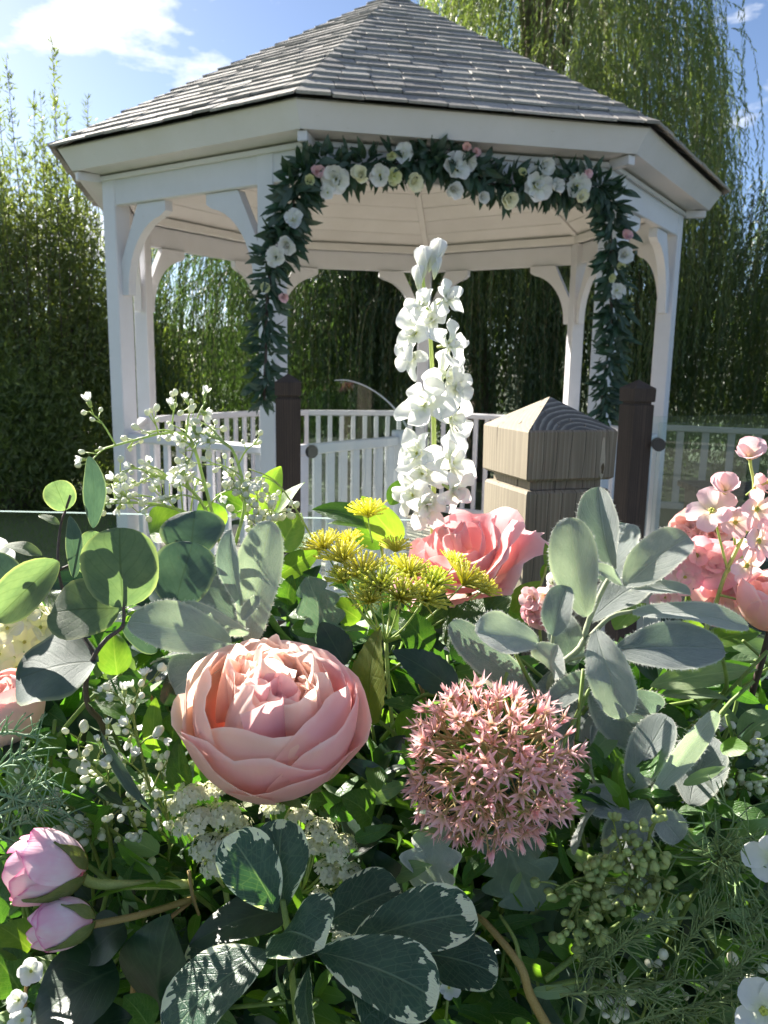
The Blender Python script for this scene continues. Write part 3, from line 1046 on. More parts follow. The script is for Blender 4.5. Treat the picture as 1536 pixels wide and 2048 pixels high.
def willow(base, ctr, rad, ztop, n, label, m, zend=(0.1, 1.6), seed=1, trunk=True, lens=None, shape=1.0, skip=0.0, ll=(0.06, 0.10), ymin=-1.0, shell=0.35, inner=0):
    global rng
    rng = np.random.default_rng(seed)
    rnd = random.Random(seed)
    root = empty('weeping_willow', base, label, 'tree', 'weeping willows round the gazebo')
    bx, by, bz = base
    g = Geo()
    lean_ = [(bx, by, bz), (bx + .1, by, bz + (ztop - bz) * .25), (bx - .05, by + .1, bz + (ztop - bz) * .5)]
    fork = np.array(g.tube(lean_, 0.24, 0.13, 9)[-1])
    g.world('trunk', M['bark'], root)
    limbs = Geo()
    for i in range(11):
        a = i / 11 * 6.283 + rnd.uniform(-.2, .2)
        e = np.array([ctr[0] + rad[0] * .5 * math.cos(a), ctr[1] + rad[1] * .5 * math.sin(a), ztop - (ztop - fork[2]) * rnd.uniform(.12, .4)])
        mdl = (fork + e) / 2 + np.array([0, 0, (ztop - fork[2]) * .34])
        limbs.tube([fork, mdl, e], 0.06, 0.012, 6, smoothn=5)
    limbs.world('limb', M['bark'], root)
    # strand tops over a dome
    tops, ls, od = [], [], []
    nbun = max(20, n // 13)
    bun = []
    for i in range(nbun):
        a = rng.uniform(0, 6.283)
        r = math.sqrt(rng.uniform(shell ** 2, 1))
        zt_ = ztop - (ztop - 1.9) * 0.62 * (r ** (2.2 * shape)) + rng.normal(0, 0.22)
        zt_ -= rng.uniform(0, 1) ** 2.0 * (zt_ - 1.2) * 0.75
        bun.append((ctr[0] + rad[0] * r * math.cos(a), ctr[1] + rad[1] * r * math.sin(a), zt_, a + rng.normal(0, .5), rng.uniform(*zend), rng.uniform(1.0, 3.4)))
    while len(tops) < n:
        bx_, by_, bz_, ba_, be_, bl_ = bun[rng.integers(nbun)]
        sg_ = 0.17
        tops.append((bx_ + rng.normal(0, sg_), by_ + rng.normal(0, sg_), bz_ + rng.normal(0, .16)))
        ls.append(max(0.5, min(bz_ - be_ + rng.normal(0, .15), bl_ * rng.uniform(.65, 1.2))))
        aa = ba_ + rng.normal(0, .35)
        od.append((math.cos(aa), math.sin(aa)))
    V, Fc, tw = strands(tops, ls, od, skip=skip, ll=ll)
    o = part('crown', meshdata('crown', V - np.array(base), Fc, m, smooth=False), root, WM[root.name].copy())
    tg = Geo()
    for C in tw[::3]:
        tg.tube(C, 0.0035, 0.0015, 3, smoothn=0)
    tg.world('twigs', M['willow_twig'], root)['kind'] = 'stuff'
    return root


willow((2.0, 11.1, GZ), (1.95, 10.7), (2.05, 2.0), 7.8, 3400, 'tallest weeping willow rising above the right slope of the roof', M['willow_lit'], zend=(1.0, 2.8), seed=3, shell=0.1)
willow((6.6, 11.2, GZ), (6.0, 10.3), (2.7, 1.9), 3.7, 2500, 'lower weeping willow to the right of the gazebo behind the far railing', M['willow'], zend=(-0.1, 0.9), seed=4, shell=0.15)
willow((1.3, 11.6, GZ), (1.0, 10.6), (2.3, 1.7), 4.3, 2000, 'dark weeping willow framed by the back openings of the gazebo', M['willow_shade'], zend=(-0.2, 0.6), seed=5, shell=0.1)
willow((-1.3, 12.0, GZ), (-1.45, 11.0), (1.55, 1.7), 4.2, 1350, 'weeping willow seen between the front left gazebo posts', M['willow_shade'], zend=(-0.2, 0.5), seed=6, shell=0.1)


def shrub(base, rad, h, n, label, m, seed, upright=0.0, ll=(0.065, 0.115), bare=0.0):
    """Upright many-stemmed shrub with leafy shoots."""
    global rng
    rng = np.random.default_rng(seed)
    root = empty('tall_shrub', base, label, 'shrub', 'tall shrubs beyond the lawn')
    st = Geo()
    Ps, Ds = [], []
    B0 = np.array(base)
    for i in range(n):
        if i < upright:
            a, rr = rng.uniform(0, 6.283), math.sqrt(rng.uniform(0, 1)) * .9
            hh = h * rng.uniform(0.72, 1.14) * (1.12 - .3 * rr)
            b = B0 + np.array([rad[0] * .8 * rr * math.cos(a), rad[1] * .8 * rr * math.sin(a), hh * .45])
            e = B0 + np.array([rad[0] * rr * math.cos(a) + rng.normal(0, .1), rad[1] * rr * math.sin(a), hh * 1.12])
            st.tube([b, (b + e) / 2, e], 0.008, 0.002, 4, smoothn=2)
            nl = int(hh * .67 / 0.011)
            sq = rng.uniform(0, 1, nl)[:, None]
            C = b * (1 - sq) + e * sq + rng.normal(0, 1, (nl, 3)) * (0.075 * (1.03 - sq) + 0.008)
            D = unit(rng.normal(0, 1, (nl, 3)) * 0.6 + np.array([0, 0, 0.8]))
        else:
            v = unit(rng.normal(0, 1, (1, 3)))[0] * rng.uniform(.25, 1) ** .45
            cz = max(0.06, .5 + .5 * v[2])
            c = B0 + np.array([rad[0] * v[0] * (1.05 - .25 * cz), rad[1] * v[1] * (1.05 - .25 * cz), h * cz * .93])
            if i % 5 == 0:
                st.tube([B0 + np.array([v[0] * .15, v[1] * .15, 0]), B0 * .45 + c * .55 + np.array([0, 0, .1 * h * cz]), c], 0.016, 0.004, 4, smoothn=3)
            nl = int(rng.uniform(70, 170) * (1.25 - .75 * cz))
            sz = rng.uniform(.13, .30)
            C = c + rng.normal(0, 1, (nl, 3)) * np.array([sz, sz, sz * 1.25])
            D = unit(rng.normal(0, 1, (nl, 3)) * 0.8 + np.array([0, 0, 0.55]))
        Ps.append(C); Ds.append(D)
    P, D = np.concatenate(Ps), np.concatenate(Ds)
    nn = len(P)
    N = unit(np.cross(D, rng.normal(0, 1, (nn, 3))))
    V, Fc = leaf_cloud(P, D, N, rng.uniform(*ll, nn), rng.uniform(0.013, 0.024, nn))
    st.world('stems', M['bark'], root)
    part('crown', meshdata('crown', V - np.array(base), Fc, m, smooth=False), root, WM[root.name].copy())
    return root


shrub((-4.1, 9.7, GZ), (1.15, 0.9), 3.95, 400, 'tall feathery shrub with upright shoots against the sky', M['shrub_lit'], 11, upright=60)
shrub((-3.45, 10.6, GZ), (0.75, 0.7), 2.7, 220, 'shorter leafy shrub beside the left gazebo post', M['shrub'], 12, upright=8)
shrub((-5.6, 10.0, GZ), (1.25, 1.0), 4.3, 350, 'broad leafy shrub at the left edge', M['shrub_lit'], 13, upright=40)
shrub((-4.1, 8.7, GZ), (0.9, 0.55), 1.7, 190, 'low bright green shrub at the lawn edge in front of the tall shrubs', M['shrub'], 14)

# far wood that closes the view behind the willows
rng = np.random.default_rng(21)
nw = 60000
x = rng.uniform(-11, 15, nw)
hmax = 3.0 + 0.5 * np.sin(x * 0.9) + 0.35 * np.sin(x * 2.3 + 1)
hmax = np.where(x < -2.2, np.minimum(hmax, 2.2), hmax)
z = GZ + hmax * rng.uniform(0, 1, nw) ** 0.8
y = 14.2 + rng.normal(0, 0.55, nw) + 0.4 * np.sin(x * 1.7)
D = unit(rng.normal(0, 1, (nw, 3))); N = unit(np.cross(D, rng.normal(0, 1, (nw, 3))))
V, Fc = leaf_cloud(np.stack([x, y, z], 1), D, N, rng.uniform(.10, .17, nw), rng.uniform(.05, .085, nw))
o = part('woodland', meshdata('woodland', V, Fc, M['wood_far'], smooth=False))
tag(o, 'dark dense woodland closing the view behind the willows', 'woodland', kind='stuff')
rng = np.random.default_rng(8)

# ================================================================== flower kit
M['euc'] = leaf_mat('eucalyptus_leaf', (0.105, 0.15, 0.105), (0.155, 0.20, 0.135), (0.07, 0.10, 0.05), 0.6, 5, 6, 0.6, 0.42, (1.6, 1.9, 0.8), 0.15, 0.25, None, 0.02, edge=(0.32, 0.34, 0.20), spec=0.35)
M['euc_dark'] = leaf_mat('eucalyptus_leaf_blue', (0.055, 0.09, 0.08), (0.085, 0.125, 0.105), (0.05, 0.075, 0.05), 0.6, 5, 6, 0.6, 0.25, (1.3, 1.7, 0.9), 0.1, 0.25, None, 0.02, edge=(0.28, 0.30, 0.18), spec=0.35)
M['ear'] = leaf_mat('woolly_leaf', (0.32, 0.375, 0.345), (0.44, 0.49, 0.45), (0.42, 0.48, 0.38), 0.45, 6, 7, 0.9, 0.32, (1.15, 1.35, 0.8), 1.0, 0.9, None, 0.035, edge=(0.72, 0.74, 0.64), spec=0.1)
M['ear_dark'] = leaf_mat('woolly_leaf_grey', (0.20, 0.25, 0.235), (0.29, 0.345, 0.32), (0.33, 0.39, 0.33), 0.4, 6, 7, 0.9, 0.24, (1.0, 1.3, 0.8), 0.8, 0.9, None, 0.03, edge=(0.68, 0.70, 0.60), spec=0.1)
M['fuzz'] = plain('leaf_wool', (0.74, 0.76, 0.68), (0.82, 0.84, 0.76), 60, 0.9, 0.4, vary=0.03, spec=0.1, tmul=(1, 1, 1))
M['green'] = leaf_mat('fresh_leaf', (0.085, 0.185, 0.03), (0.13, 0.235, 0.045), (0.22, 0.33, 0.10), 0.5, 8, 8, 0.4, 0.55, (1.9, 1.9, 0.5), 0.0, 0.4)
M['lime'] = leaf_mat('lime_leaf', (0.13, 0.25, 0.045), (0.19, 0.31, 0.065), (0.28, 0.40, 0.12), 0.5, 7, 7, 0.45, 0.5, (1.8, 1.8, 0.55), 0.0, 0.3)
M['mid'] = leaf_mat('mid_green_leaf', (0.035, 0.095, 0.02), (0.065, 0.14, 0.03), (0.13, 0.21, 0.07), 0.6, 9, 8, 0.38, 0.45, (1.9, 2.1, 0.6), 0.0, 0.6, fine=220)
M['dark'] = leaf_mat('dark_glossy_leaf', (0.012, 0.034, 0.018), (0.022, 0.055, 0.028), (0.05, 0.09, 0.045), 0.6, 8, 8, 0.36, 0.18, (1.6, 2.0, 0.6), 0.0, 0.12, fine=60)
M['olive'] = leaf_mat('olive_leaf', (0.13, 0.165, 0.03), (0.19, 0.225, 0.045), (0.09, 0.13, 0.02), 0.5, 9, 8, 0.5, 0.55, (1.6, 1.7, 0.5), 0.0, 0.5, fine=60)
M['sagegreen'] = leaf_mat('pale_sage_leaf', (0.17, 0.26, 0.12), (0.24, 0.33, 0.16), (0.36, 0.44, 0.25), 0.5, 7, 8, 0.55, 0.36, (1.4, 1.6, 0.6), 0.15, 0.4)
M['pitto'] = leaf_mat('variegated_leaf', (0.022, 0.062, 0.036), (0.040, 0.095, 0.055), (0.22, 0.30, 0.18), 0.5, 11, 10, 0.36, 0.24, (1.5, 1.8, 0.6), 0.0, 0.5, ((0.72, 0.74, 0.52), 0.10), 0.022, 160)
M['dusty'] = leaf_mat('silver_felt_leaf', (0.36, 0.43, 0.37), (0.50, 0.56, 0.48), (0.55, 0.60, 0.50), 0.4, 5, 6, 0.9, 0.3, (1, 1.15, 0.8), 0.6, 0.5, edge=(0.7, 0.72, 0.62), spec=0.1)
M['dusty_dark'] = leaf_mat('felt_leaf_green', (0.14, 0.20, 0.15), (0.20, 0.26, 0.20), (0.30, 0.36, 0.27), 0.5, 5, 6, 0.9, 0.25, (1, 1.3, 0.8), 0.4, 0.5, spec=0.1)
M['stem_green'] = plain('green_stem', (0.15, 0.22, 0.05), (0.24, 0.31, 0.08), 40, 0.5, 0.15)
M['stem_lime'] = plain('lime_stem', (0.36, 0.44, 0.13), (0.45, 0.52, 0.19), 40, 0.5, 0.2)
M['stem_sage'] = plain('sage_stem', (0.27, 0.32, 0.20), (0.36, 0.40, 0.26), 60, 0.8, 0.1)
M['stem_brown'] = plain('brown_stem', (0.055, 0.04, 0.035), (0.10, 0.07, 0.06), 60, 0.6)
M['stem_tan'] = plain('tan_stem', (0.26, 0.17, 0.06), (0.33, 0.24, 0.09), 60, 0.6)
M['rose'] = petal_mat('blush_petal', (0.92, 0.71, 0.64), (0.93, 0.67, 0.64), (0.92, 0.62, 0.63), edge=(0.94, 0.80, 0.80), patch=(0.93, 0.72, 0.60), streak=0.28, trans=0.54)  # pale edge colour stands for light caught on the petal rims
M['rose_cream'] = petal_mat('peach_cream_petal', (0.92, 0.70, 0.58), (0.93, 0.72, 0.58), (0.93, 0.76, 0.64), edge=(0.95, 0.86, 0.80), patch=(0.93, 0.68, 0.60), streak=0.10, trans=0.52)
M['rose_in'] = petal_mat('blush_inner_petal', (0.86, 0.50, 0.48), (0.91, 0.68, 0.60), (0.93, 0.78, 0.69), edge=(0.94, 0.84, 0.78), patch=(0.92, 0.70, 0.60), trans=0.48)
M['rose_heart'] = petal_mat('deep_pink_petal', (0.80, 0.32, 0.38), (0.87, 0.45, 0.50), (0.90, 0.56, 0.58), edge=(0.91, 0.66, 0.66))
M['pink'] = petal_mat('pink_petal', (0.90, 0.64, 0.55), (0.89, 0.54, 0.53), (0.88, 0.49, 0.51), edge=(0.90, 0.64, 0.65), tmul=(1.1, 0.9, 0.86), streak=0.1)
M['bud'] = petal_mat('bud_petal', (0.80, 0.42, 0.50), (0.84, 0.66, 0.70), (0.82, 0.45, 0.58), edge=(0.68, 0.14, 0.38), patch=(0.86, 0.76, 0.78), trans=0.25)
M['peach'] = petal_mat('peach_petal', (0.90, 0.72, 0.56), (0.90, 0.64, 0.57), (0.89, 0.60, 0.57), trans=0.3)
M['white'] = petal_mat('white_petal', (0.78, 0.82, 0.60), (0.82, 0.83, 0.80), (0.84, 0.84, 0.84), streak=0.2, vary=0.03, tmul=(1, 1, 0.96), trans=0.42)
M['cream'] = petal_mat('cream_petal', (0.80, 0.82, 0.50), (0.87, 0.86, 0.66), (0.88, 0.87, 0.74), vary=0.04, tmul=(1.05, 1.02, 0.8), trans=0.4)
M['blossom'] = petal_mat('blossom_petal', (0.78, 0.72, 0.45), (0.88, 0.72, 0.72), (0.87, 0.62, 0.68), streak=0.45, trans=0.4)
M['magenta'] = petal_mat('magenta_petal', (0.90, 0.76, 0.70), (0.89, 0.62, 0.66), (0.87, 0.48, 0.58), trans=0.42)
M['allium'] = petal_mat('dusty_pink_petal', (0.62, 0.42, 0.22), (0.84, 0.52, 0.53), (0.89, 0.65, 0.67), streak=0.3, vary=0.2, trans=0.42)
M['yellow'] = plain('yellow_floret', (0.74, 0.79, 0.20), (0.80, 0.76, 0.20), 60, 0.5, 0.55, vary=0.12, tmul=(1.1, 1.1, 0.6))
M['waxbud'] = plain('ivory_bud', (0.72, 0.74, 0.58), (0.82, 0.83, 0.70), 90, 0.45, 0.25, vary=0.10, tmul=(1, 1, 0.8))
M['greenbud'] = plain('green_bud', (0.34, 0.42, 0.14), (0.46, 0.52, 0.22), 90, 0.45, 0.2, vary=0.15)
M['berry'] = plain('green_berry', (0.27, 0.35, 0.11), (0.38, 0.45, 0.17), 90, 0.5, 0.15, vary=0.2)
M['lace'] = plain('ivory_floret', (0.82, 0.82, 0.62), (0.88, 0.88, 0.80), 120, 0.6, 0.5, vary=0.06, tmul=(1, 1, 0.8))
M['eye'] = plain('flower_eye', (0.42, 0.46, 0.08), (0.60, 0.56, 0.12), 200, 0.6)
M['thread'] = plain('fennel_thread', (0.16, 0.25, 0.10), (0.25, 0.33, 0.13), 30, 0.6, 0.2)
M['thread_pale'] = plain('pale_fennel_thread', (0.22, 0.34, 0.20), (0.30, 0.42, 0.24), 30, 0.6, 0.2)
M['calyx'] = leaf_mat('bud_calyx', (0.13, 0.17, 0.04), (0.20, 0.22, 0.07), (0.25, 0.28, 0.12), 0.3, 6, 6, 0.5, 0.2)

PROF = {'round': (0.48, 0.42), 'ear': (0.62, 0.40), 'oval': (0.6, 0.55), 'lance': (0.75, 1.0), 'ovate': (0.5, 0.85), 'pitto': (0.95, 0.42), 'blade': (0.45, 0.8), 'petal': (0.75, 0.33), 'star': (0.4, 0.9), 'spoon': (1.1, 0.35)}


def wprof(p, v):
    a, b = PROF[p]
    m = (a / (a + b)) ** a * (b / (a + b)) ** b
    return np.power(np.clip(v, 1e-6, 1), a) * np.power(np.clip(1 - v, 1e-6, 1), b) / m


def leaf_grid(L, W, prof, fold=0.15, bend=0.08, curl=0.0, nu=7, nv=13, serr=0, wave=0.0, lobes=0, twist=0.0, seed=0, cup=0.0):
    v = 0.5 - 0.5 * np.cos(np.linspace(0, math.pi, nv))
    if serr or lobes: v = np.linspace(0, 1, max(nv, (serr or lobes * 3) * 2 + 1))
    nv = len(v)
    v = np.clip(v, 0.0015, 0.9985)
    u = np.linspace(-1, 1, nu)
    w = wprof(prof, v) * W / 2
    r = np.random.default_rng(seed)
    ph = r.uniform(0, 6.28, 3)
    P = np.zeros((nv, nu, 3)); UV = np.zeros((nv, nu, 2))
    for j in range(nv):
        k = 1.0
        if serr: k = 1.0 - 0.07 * (j % 2)
        if lobes: k = 0.60 + 0.40 * abs(math.sin(v[j] * lobes * math.pi))
        for i in range(nu):
            a = abs(u[i])
            kk = 1 - (1 - k) * (a ** 2)
            x = u[i] * w[j] * kk
            z = fold * a * w[j] + bend * L * 4 * v[j] * (1 - v[j]) - curl * L * v[j] ** 2.5 + cup * w[j] * a * a
            z += wave * W * a ** 1.5 * math.sin(ph[0] + v[j] * 9 + (2.2 if u[i] > 0 else 0)) + 0.35 * wave * W * math.sin(ph[1] + v[j] * 4)
            y = v[j] * L
            if lobes: y += 0.10 * W * a * (1 - k)
            if twist:
                c, s = math.cos(twist * (v[j] - .5)), math.sin(twist * (v[j] - .5))
                x, z = c * x - s * z, s * x + c * z
            P[j, i] = (x, y, z)
            UV[j, i] = (u[i] / 2 + 0.5, v[j])
    return P, UV


LEAF_SEED = [0]


def leaf(parent, b, t, wpx, m, prof='oval', roll=0, name='leaf', stalk=None, fuzz=False, label=None, **kw):
    """A leaf from pixel point b to pixel point t; each is (x, y, depth)."""
    LEAF_SEED[0] += 1
    B, T = at(*b), at(*t)
    L = (T - B).length
    W = px2m(wpx, (b[2] + t[2]) / 2)
    ctr = (B + T) / 2
    vw = (CAM - ctr).normalized()
    Mx = frame(B, T - B, vw * 0.85 + SUN_TO * 0.55) @ Matrix.Rotation(R_(roll), 4, 'Y')
    zl = Vector((Mx[0][2], Mx[1][2], Mx[2][2]))
    if abs(roll) < 20: W = W / max(0.6, abs(zl.dot((vw - (T - B).normalized() * vw.dot((T - B).normalized())).normalized())))
    P, UV = leaf_grid(L, W, prof, seed=LEAF_SEED[0], **kw)
    g = Geo(); g.grid(P, UV)
    mats = [m]
    if fuzz:
        mats.append(M['fuzz'])
        r = np.random.default_rng(LEAF_SEED[0])
        nv, nu = P.shape[:2]
        for side in (0, nu - 1):
            inn = 1 if side == 0 else nu - 2
            for j in range(nv - 1):
                seg = np.linalg.norm(P[j + 1, side] - P[j, side])
                for q in range(max(1, int(seg / 0.00032))):
                    f = r.uniform(0, 1)
                    p = P[j, side] * (1 - f) + P[j + 1, side] * f
                    out = P[j, side] - P[j, inn]
                    out = out / (np.linalg.norm(out) + 1e-9) + r.normal(0, .55, 3)
                    tg = (P[j + 1, side] - P[j, side]) / (seg + 1e-9)
                    b0 = len(g.V)
                    g.V += [p - tg * 0.00011, p + tg * 0.00011, p + out * r.uniform(0.0005, 0.0013)]
                    g.UV += [(.5, .5)] * 3
                    g.F.append((b0, b0 + 1, b0 + 2)); g.MI.append(1)
    me = g.data(name, mats)
    o = part(name, me, parent, Mx)
    if label: o['label'] = label
    return o


def stem(parent, pts, r0, r1=None, m='stem_green', name='stem', n=7):
    g = Geo()
    g.tube([at(*p) for p in pts], r0, r1, n)
    return g.world(name, M[m], parent)


def sprig(name, label, cat, p, group=None):
    return empty(name, at(*p), label, cat, group)


# ---- roses and peonies
def petal_cup(R, th0, span, phi0, phi1, squash=0.9, lip=0.05, rip=0.02, seed=0, nu=11, nv=12, dr=0.0, notch=0.0, point=0.0):
    r = np.random.default_rng(seed)
    ph = r.uniform(0, 6.28, 4)
    P = np.zeros((nv, nu, 3)); UV = np.zeros((nv, nu, 2))
    for j in range(nv):
        t = j / (nv - 1)
        wf = 0.35 + 0.65 * math.sin(math.pi / 2 * min(1, t / 0.55))
        if t > 0.55: wf -= 0.22 * ((t - 0.55) / 0.45) ** 2
        if point: wf = (0.55 + 0.45 * math.sin(math.pi * min(1, t * 1.1))) * (1 - t ** 2.2 * point)
        for i in range(nu):
            s = -1 + 2 * i / (nu - 1)
            te = t * (1 - 0.15 * abs(s) ** 2.4 - notch * math.exp(-(s / .25) ** 2) * t)
            th = th0 + s * span * wf
            f = phi0 + (phi1 - phi0) * te
            k = max(0.0, (t - 0.72) / 0.28)
            rr = R * math.sin(f) + R * lip * k ** 1.8 + dr * R * abs(s) ** 2 * 0.5
            z = -R * squash * math.cos(f) - R * lip * 0.4 * k ** 2.2
            rp = rip * R * (0.15 + k) * (math.sin(ph[0] + 4.2 * s) + 0.6 * math.sin(ph[1] + 8.3 * s))
            rr += rp; z += 0.8 * rip * R * k * math.sin(ph[2] + 6 * s)
            P[j, i] = (rr * math.cos(th), rr * math.sin(th), z)
            UV[j, i] = (i / (nu - 1), t)
    return P, UV


def ruffle(rad, th, h, w, seed, z0=-0.2, lean=0.2):
    """Inner standing petal."""
    r = np.random.default_rng(seed)
    ph = r.uniform(0, 6.28, 3)
    nu, nv = 13, 9
    P = np.zeros((nv, nu, 3)); UV = np.zeros((nv, nu, 2))
    cv = r.uniform(0.3, 1.0)
    tw = r.uniform(-.7, .7)
    for j in range(nv):
        t = j / (nv - 1)
        for i in range(nu):
            s = -1 + 2 * i / (nu - 1)
            ww = w * (0.3 + 0.7 * math.sin(math.pi / 2 * min(1, t / .7)))
            x = s * ww
            y = -cv * w * s * s * 0.8 - lean * h * t * t + 0.05 * math.sin(ph[0] + 3.5 * s) * t + 0.025 * math.sin(ph[2] + 7 * s) * t
            z = z0 + h * t * (1 - 0.16 * s * s) + 0.03 * math.sin(ph[1] + 5 * s) * t
            c, sn = math.cos(tw), math.sin(tw)
            x, y = c * x - sn * y, sn * x + c * y
            ca, sa = math.cos(th), math.sin(th)
            X, Y = -sa * x + ca * (rad + y), ca * x + sa * (rad + y)
            P[j, i] = (X, Y, z)
            UV[j, i] = (i / (nu - 1), t)
    return P, UV


def rose(root, c, dpx, axis, layers, nruf, mo, mi_, mh=None, seed=0, squash=0.9, heart=None, ztop=0.45, rr=(0.06, 0.58), z0=-0.2, name='petal', left=None):
    r = random.Random(seed)
    C = at(*c)
    R = px2m(dpx, c[2]) / 2
    axis = Vector(axis).normalized()
    Mx = frame(C, axis.orthogonal(), axis)
    Ms = Mx @ Matrix.Scale(R, 4)
    def put(PU, m):
        g = Geo(); g.grid(*PU)
        P = np.array(g.V); q = np.array(Ms.to_3x3())
        g.V = list(P @ q.T + np.array(C))
        g.world(name, m, root)
    th = r.uniform(0, 6.28)
    for li, (n, Rk, p1, lip, rip, span) in enumerate(layers):
        for i in range(n):
            th0 = th + i * 6.283 / n + r.uniform(-.12, .12)
            sx = (Mx.to_3x3() @ Vector((math.cos(th0), math.sin(th0), 0))).x
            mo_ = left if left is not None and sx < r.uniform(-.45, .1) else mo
            put(petal_cup(Rk * r.uniform(.975, 1.02), th0, R_(span), R_(6), R_(p1 + r.uniform(-9, 9)), squash, lip, rip, r.randint(0, 9999), dr=0.03, notch=r.choice([0, 0, 0.06])), mo_)
        th += 0.55
    for i in range(nruf):
        a = i * 2.39996 + r.uniform(-.3, .3)
        q = rr[0] + (rr[1] - rr[0]) * math.sqrt((i + .5) / nruf)
        h = (ztop - z0) * r.uniform(.8, 1.12) * (1 - 0.18 * q)
        m = mi_
        if heart is not None:
            hx = math.cos(a) * q - heart[0]; hy = math.sin(a) * q - heart[1]
            if math.hypot(hx, hy) < heart[2]: m = mh
        put(ruffle(q, a, h, r.uniform(.19, .36), r.randint(0, 9999), z0, r.uniform(-.05, .35)), m)
    return Mx


# ---- single florets
def petal_mesh(name, m, prof='petal', W=0.8, cup=0.25, curl=0.15, wave=0.05, seed=0, nu=7, nv=9, bend=0.0, L=1.0):
    P, UV = leaf_grid(L, W, prof, 0.0, bend, curl, nu, nv, 0, wave, 0, 0, seed, cup)
    g = Geo(); g.grid(P, UV)
    return g.data(name, m)


def floret(parent, pos, axis, size, pms, n, tilt, r, name='floret', eye='eye', calyx='stem_lime', inner=0, eyes=0.12, tail=0.35):
    """A floret: eye and calyx are its own mesh, each petal is a child."""
    axis = Vector(axis).normalized()
    Mx = frame(pos, axis.orthogonal(), axis) @ Matrix.Rotation(r.uniform(0, 6.28), 4, 'Z')
    key = ('eye', eye, calyx, eyes, tail)
    if key not in CACHE:
        g = Geo()
        for i in range(5):
            a = i * 1.2566
            g.ball((math.cos(a) * eyes * .6, math.sin(a) * eyes * .6, 0.06), eyes * .6, 5, 3)
        g.tube([(0, 0, -tail), (0, 0, -0.05), (0, 0, 0.05)], 0.05, 0.11, 6, mi=1, smoothn=2)
        CACHE[key] = g.data('floret', [M[eye], M[calyx]])
    f = part(name, CACHE[key], parent, Mx @ Matrix.Scale(size, 4))
    for i in range(n):
        Mp = Mx @ Matrix.Rotation(i * 6.283 / n + r.uniform(-.14, .14), 4, 'Z') @ Matrix.Rotation(R_(tilt + r.uniform(-13, 13)), 4, 'X') @ Matrix.Rotation(r.uniform(-.2, .2), 4, 'Y')
        part('petal', r.choice(pms), f, Mp @ Matrix.Scale(size * r.uniform(.88, 1.1), 4))
    for i in range(inner):
        Mp = Mx @ Matrix.Rotation((i + .5) * 6.283 / inner + r.uniform(-.2, .2), 4, 'Z') @ Matrix.Rotation(R_(tilt + 38 + r.uniform(-12, 12)), 4, 'X')
        part('petal', r.choice(pms), f, Mp @ Matrix.Scale(size * r.uniform(.5, .68), 4))
    return f


CACHE = {}


def ball_data(key, m, r=1.0, el=1.25, n=8, k=6):
    if key not in CACHE:
        g = Geo(); g.ball((0, 0, 0), r, n, k, el=el)
        CACHE[key] = g.data(key, m)
    return CACHE[key]


def place(name, me, parent, pos, axis, s):
    axis = Vector(axis).normalized()
    return part(name, me, parent, frame(pos, axis.orthogonal(), axis) @ Matrix.Scale(s, 4))


# ---- waxflower sprays
def wax_flower_data(mi_):
    key = ('waxflower', mi_)
    if key not in CACHE:
        g = Geo()
        r = np.random.default_rng(mi_)
        for i in range(6):
            P, UV = leaf_grid(1.0, 0.55, 'oval', 0.2, 0.0, -0.25, 4, 5, seed=i)
            a, tl = i * 1.047 + r.uniform(-.2, .2), R_(r.uniform(35, 60))
            q = np.array((Matrix.Rotation(a, 3, 'Z') @ Matrix.Rotation(tl, 3, 'X')))
            g.grid(P @ q.T, UV)
        g.tube([(0, 0, -0.5), (0, 0, 0.1)], 0.16, 0.26, 6, mi=1, smoothn=1)
        CACHE[key] = g.data('flower', [M['white'], M['stem_lime']])
    return CACHE[key]


def wax_spray(root, mains, r0, nbr, reach, nb, smat, seed, budm='waxbud', bs=0.0024, flow=0.25, fs=0.006, jit=0.02, up=(0, 0, 1)):
    """Branching spray: mains are pixel polylines; branchlets carry buds and small flowers."""
    r = random.Random(seed)
    g = Geo()
    bd = ball_data('bud_' + budm, M[budm])
    ends = []
    for pts in mains:
        W = g.tube([at(*p) for p in pts], r0, r0 * .55, 6)
        n = len(W)
        for q in range(nbr):
            f = 0.22 + 0.78 * (q + r.random()) / nbr
            k = min(n - 2, int(f * (n - 1)))
            p = Vector(W[k]); tg = Vector(W[k + 1]) - Vector(W[max(0, k - 1)])
            sd = Vector((r.gauss(0, 1), r.gauss(0, .8), r.gauss(0, 1)))
            d = (tg.normalized() * 0.7 + sd.normalized() * 0.9 + Vector(up) * 0.25).normalized()
            L = reach * r.uniform(.5, 1.1)
            e = p + d * L
            mdl = p + d * L * .5 + Vector((0, 0, L * .12))
            B = g.tube([p, mdl, e], r0 * .5, r0 * .3, 5, smoothn=3)
            for z in range(nb):
                f2 = 0.45 + 0.55 * (z + 1) / nb
                bp_ = Vector(B[min(len(B) - 1, int(f2 * (len(B) - 1)))])
                d2 = (d + Vector((r.gauss(0, .8), r.gauss(0, .8), r.gauss(0, .8)))).normalized()
                l2 = reach * r.uniform(.14, .34)
                e2 = bp_ + d2 * l2
                g.tube([bp_, (bp_ + e2) / 2, e2], r0 * .3, r0 * .22, 4, smoothn=1)
                ends.append((e2, d2))
    st = g.world('stem', M[smat], root)
    for e, d in ends:
        if r.random() < flow:
            place('flower', wax_flower_data(r.randint(0, 2)), root, e, d, fs * r.uniform(.8, 1.25))
        else:
            place('bud', bd, root, e + d * bs, d, bs * r.uniform(.7, 1.25))


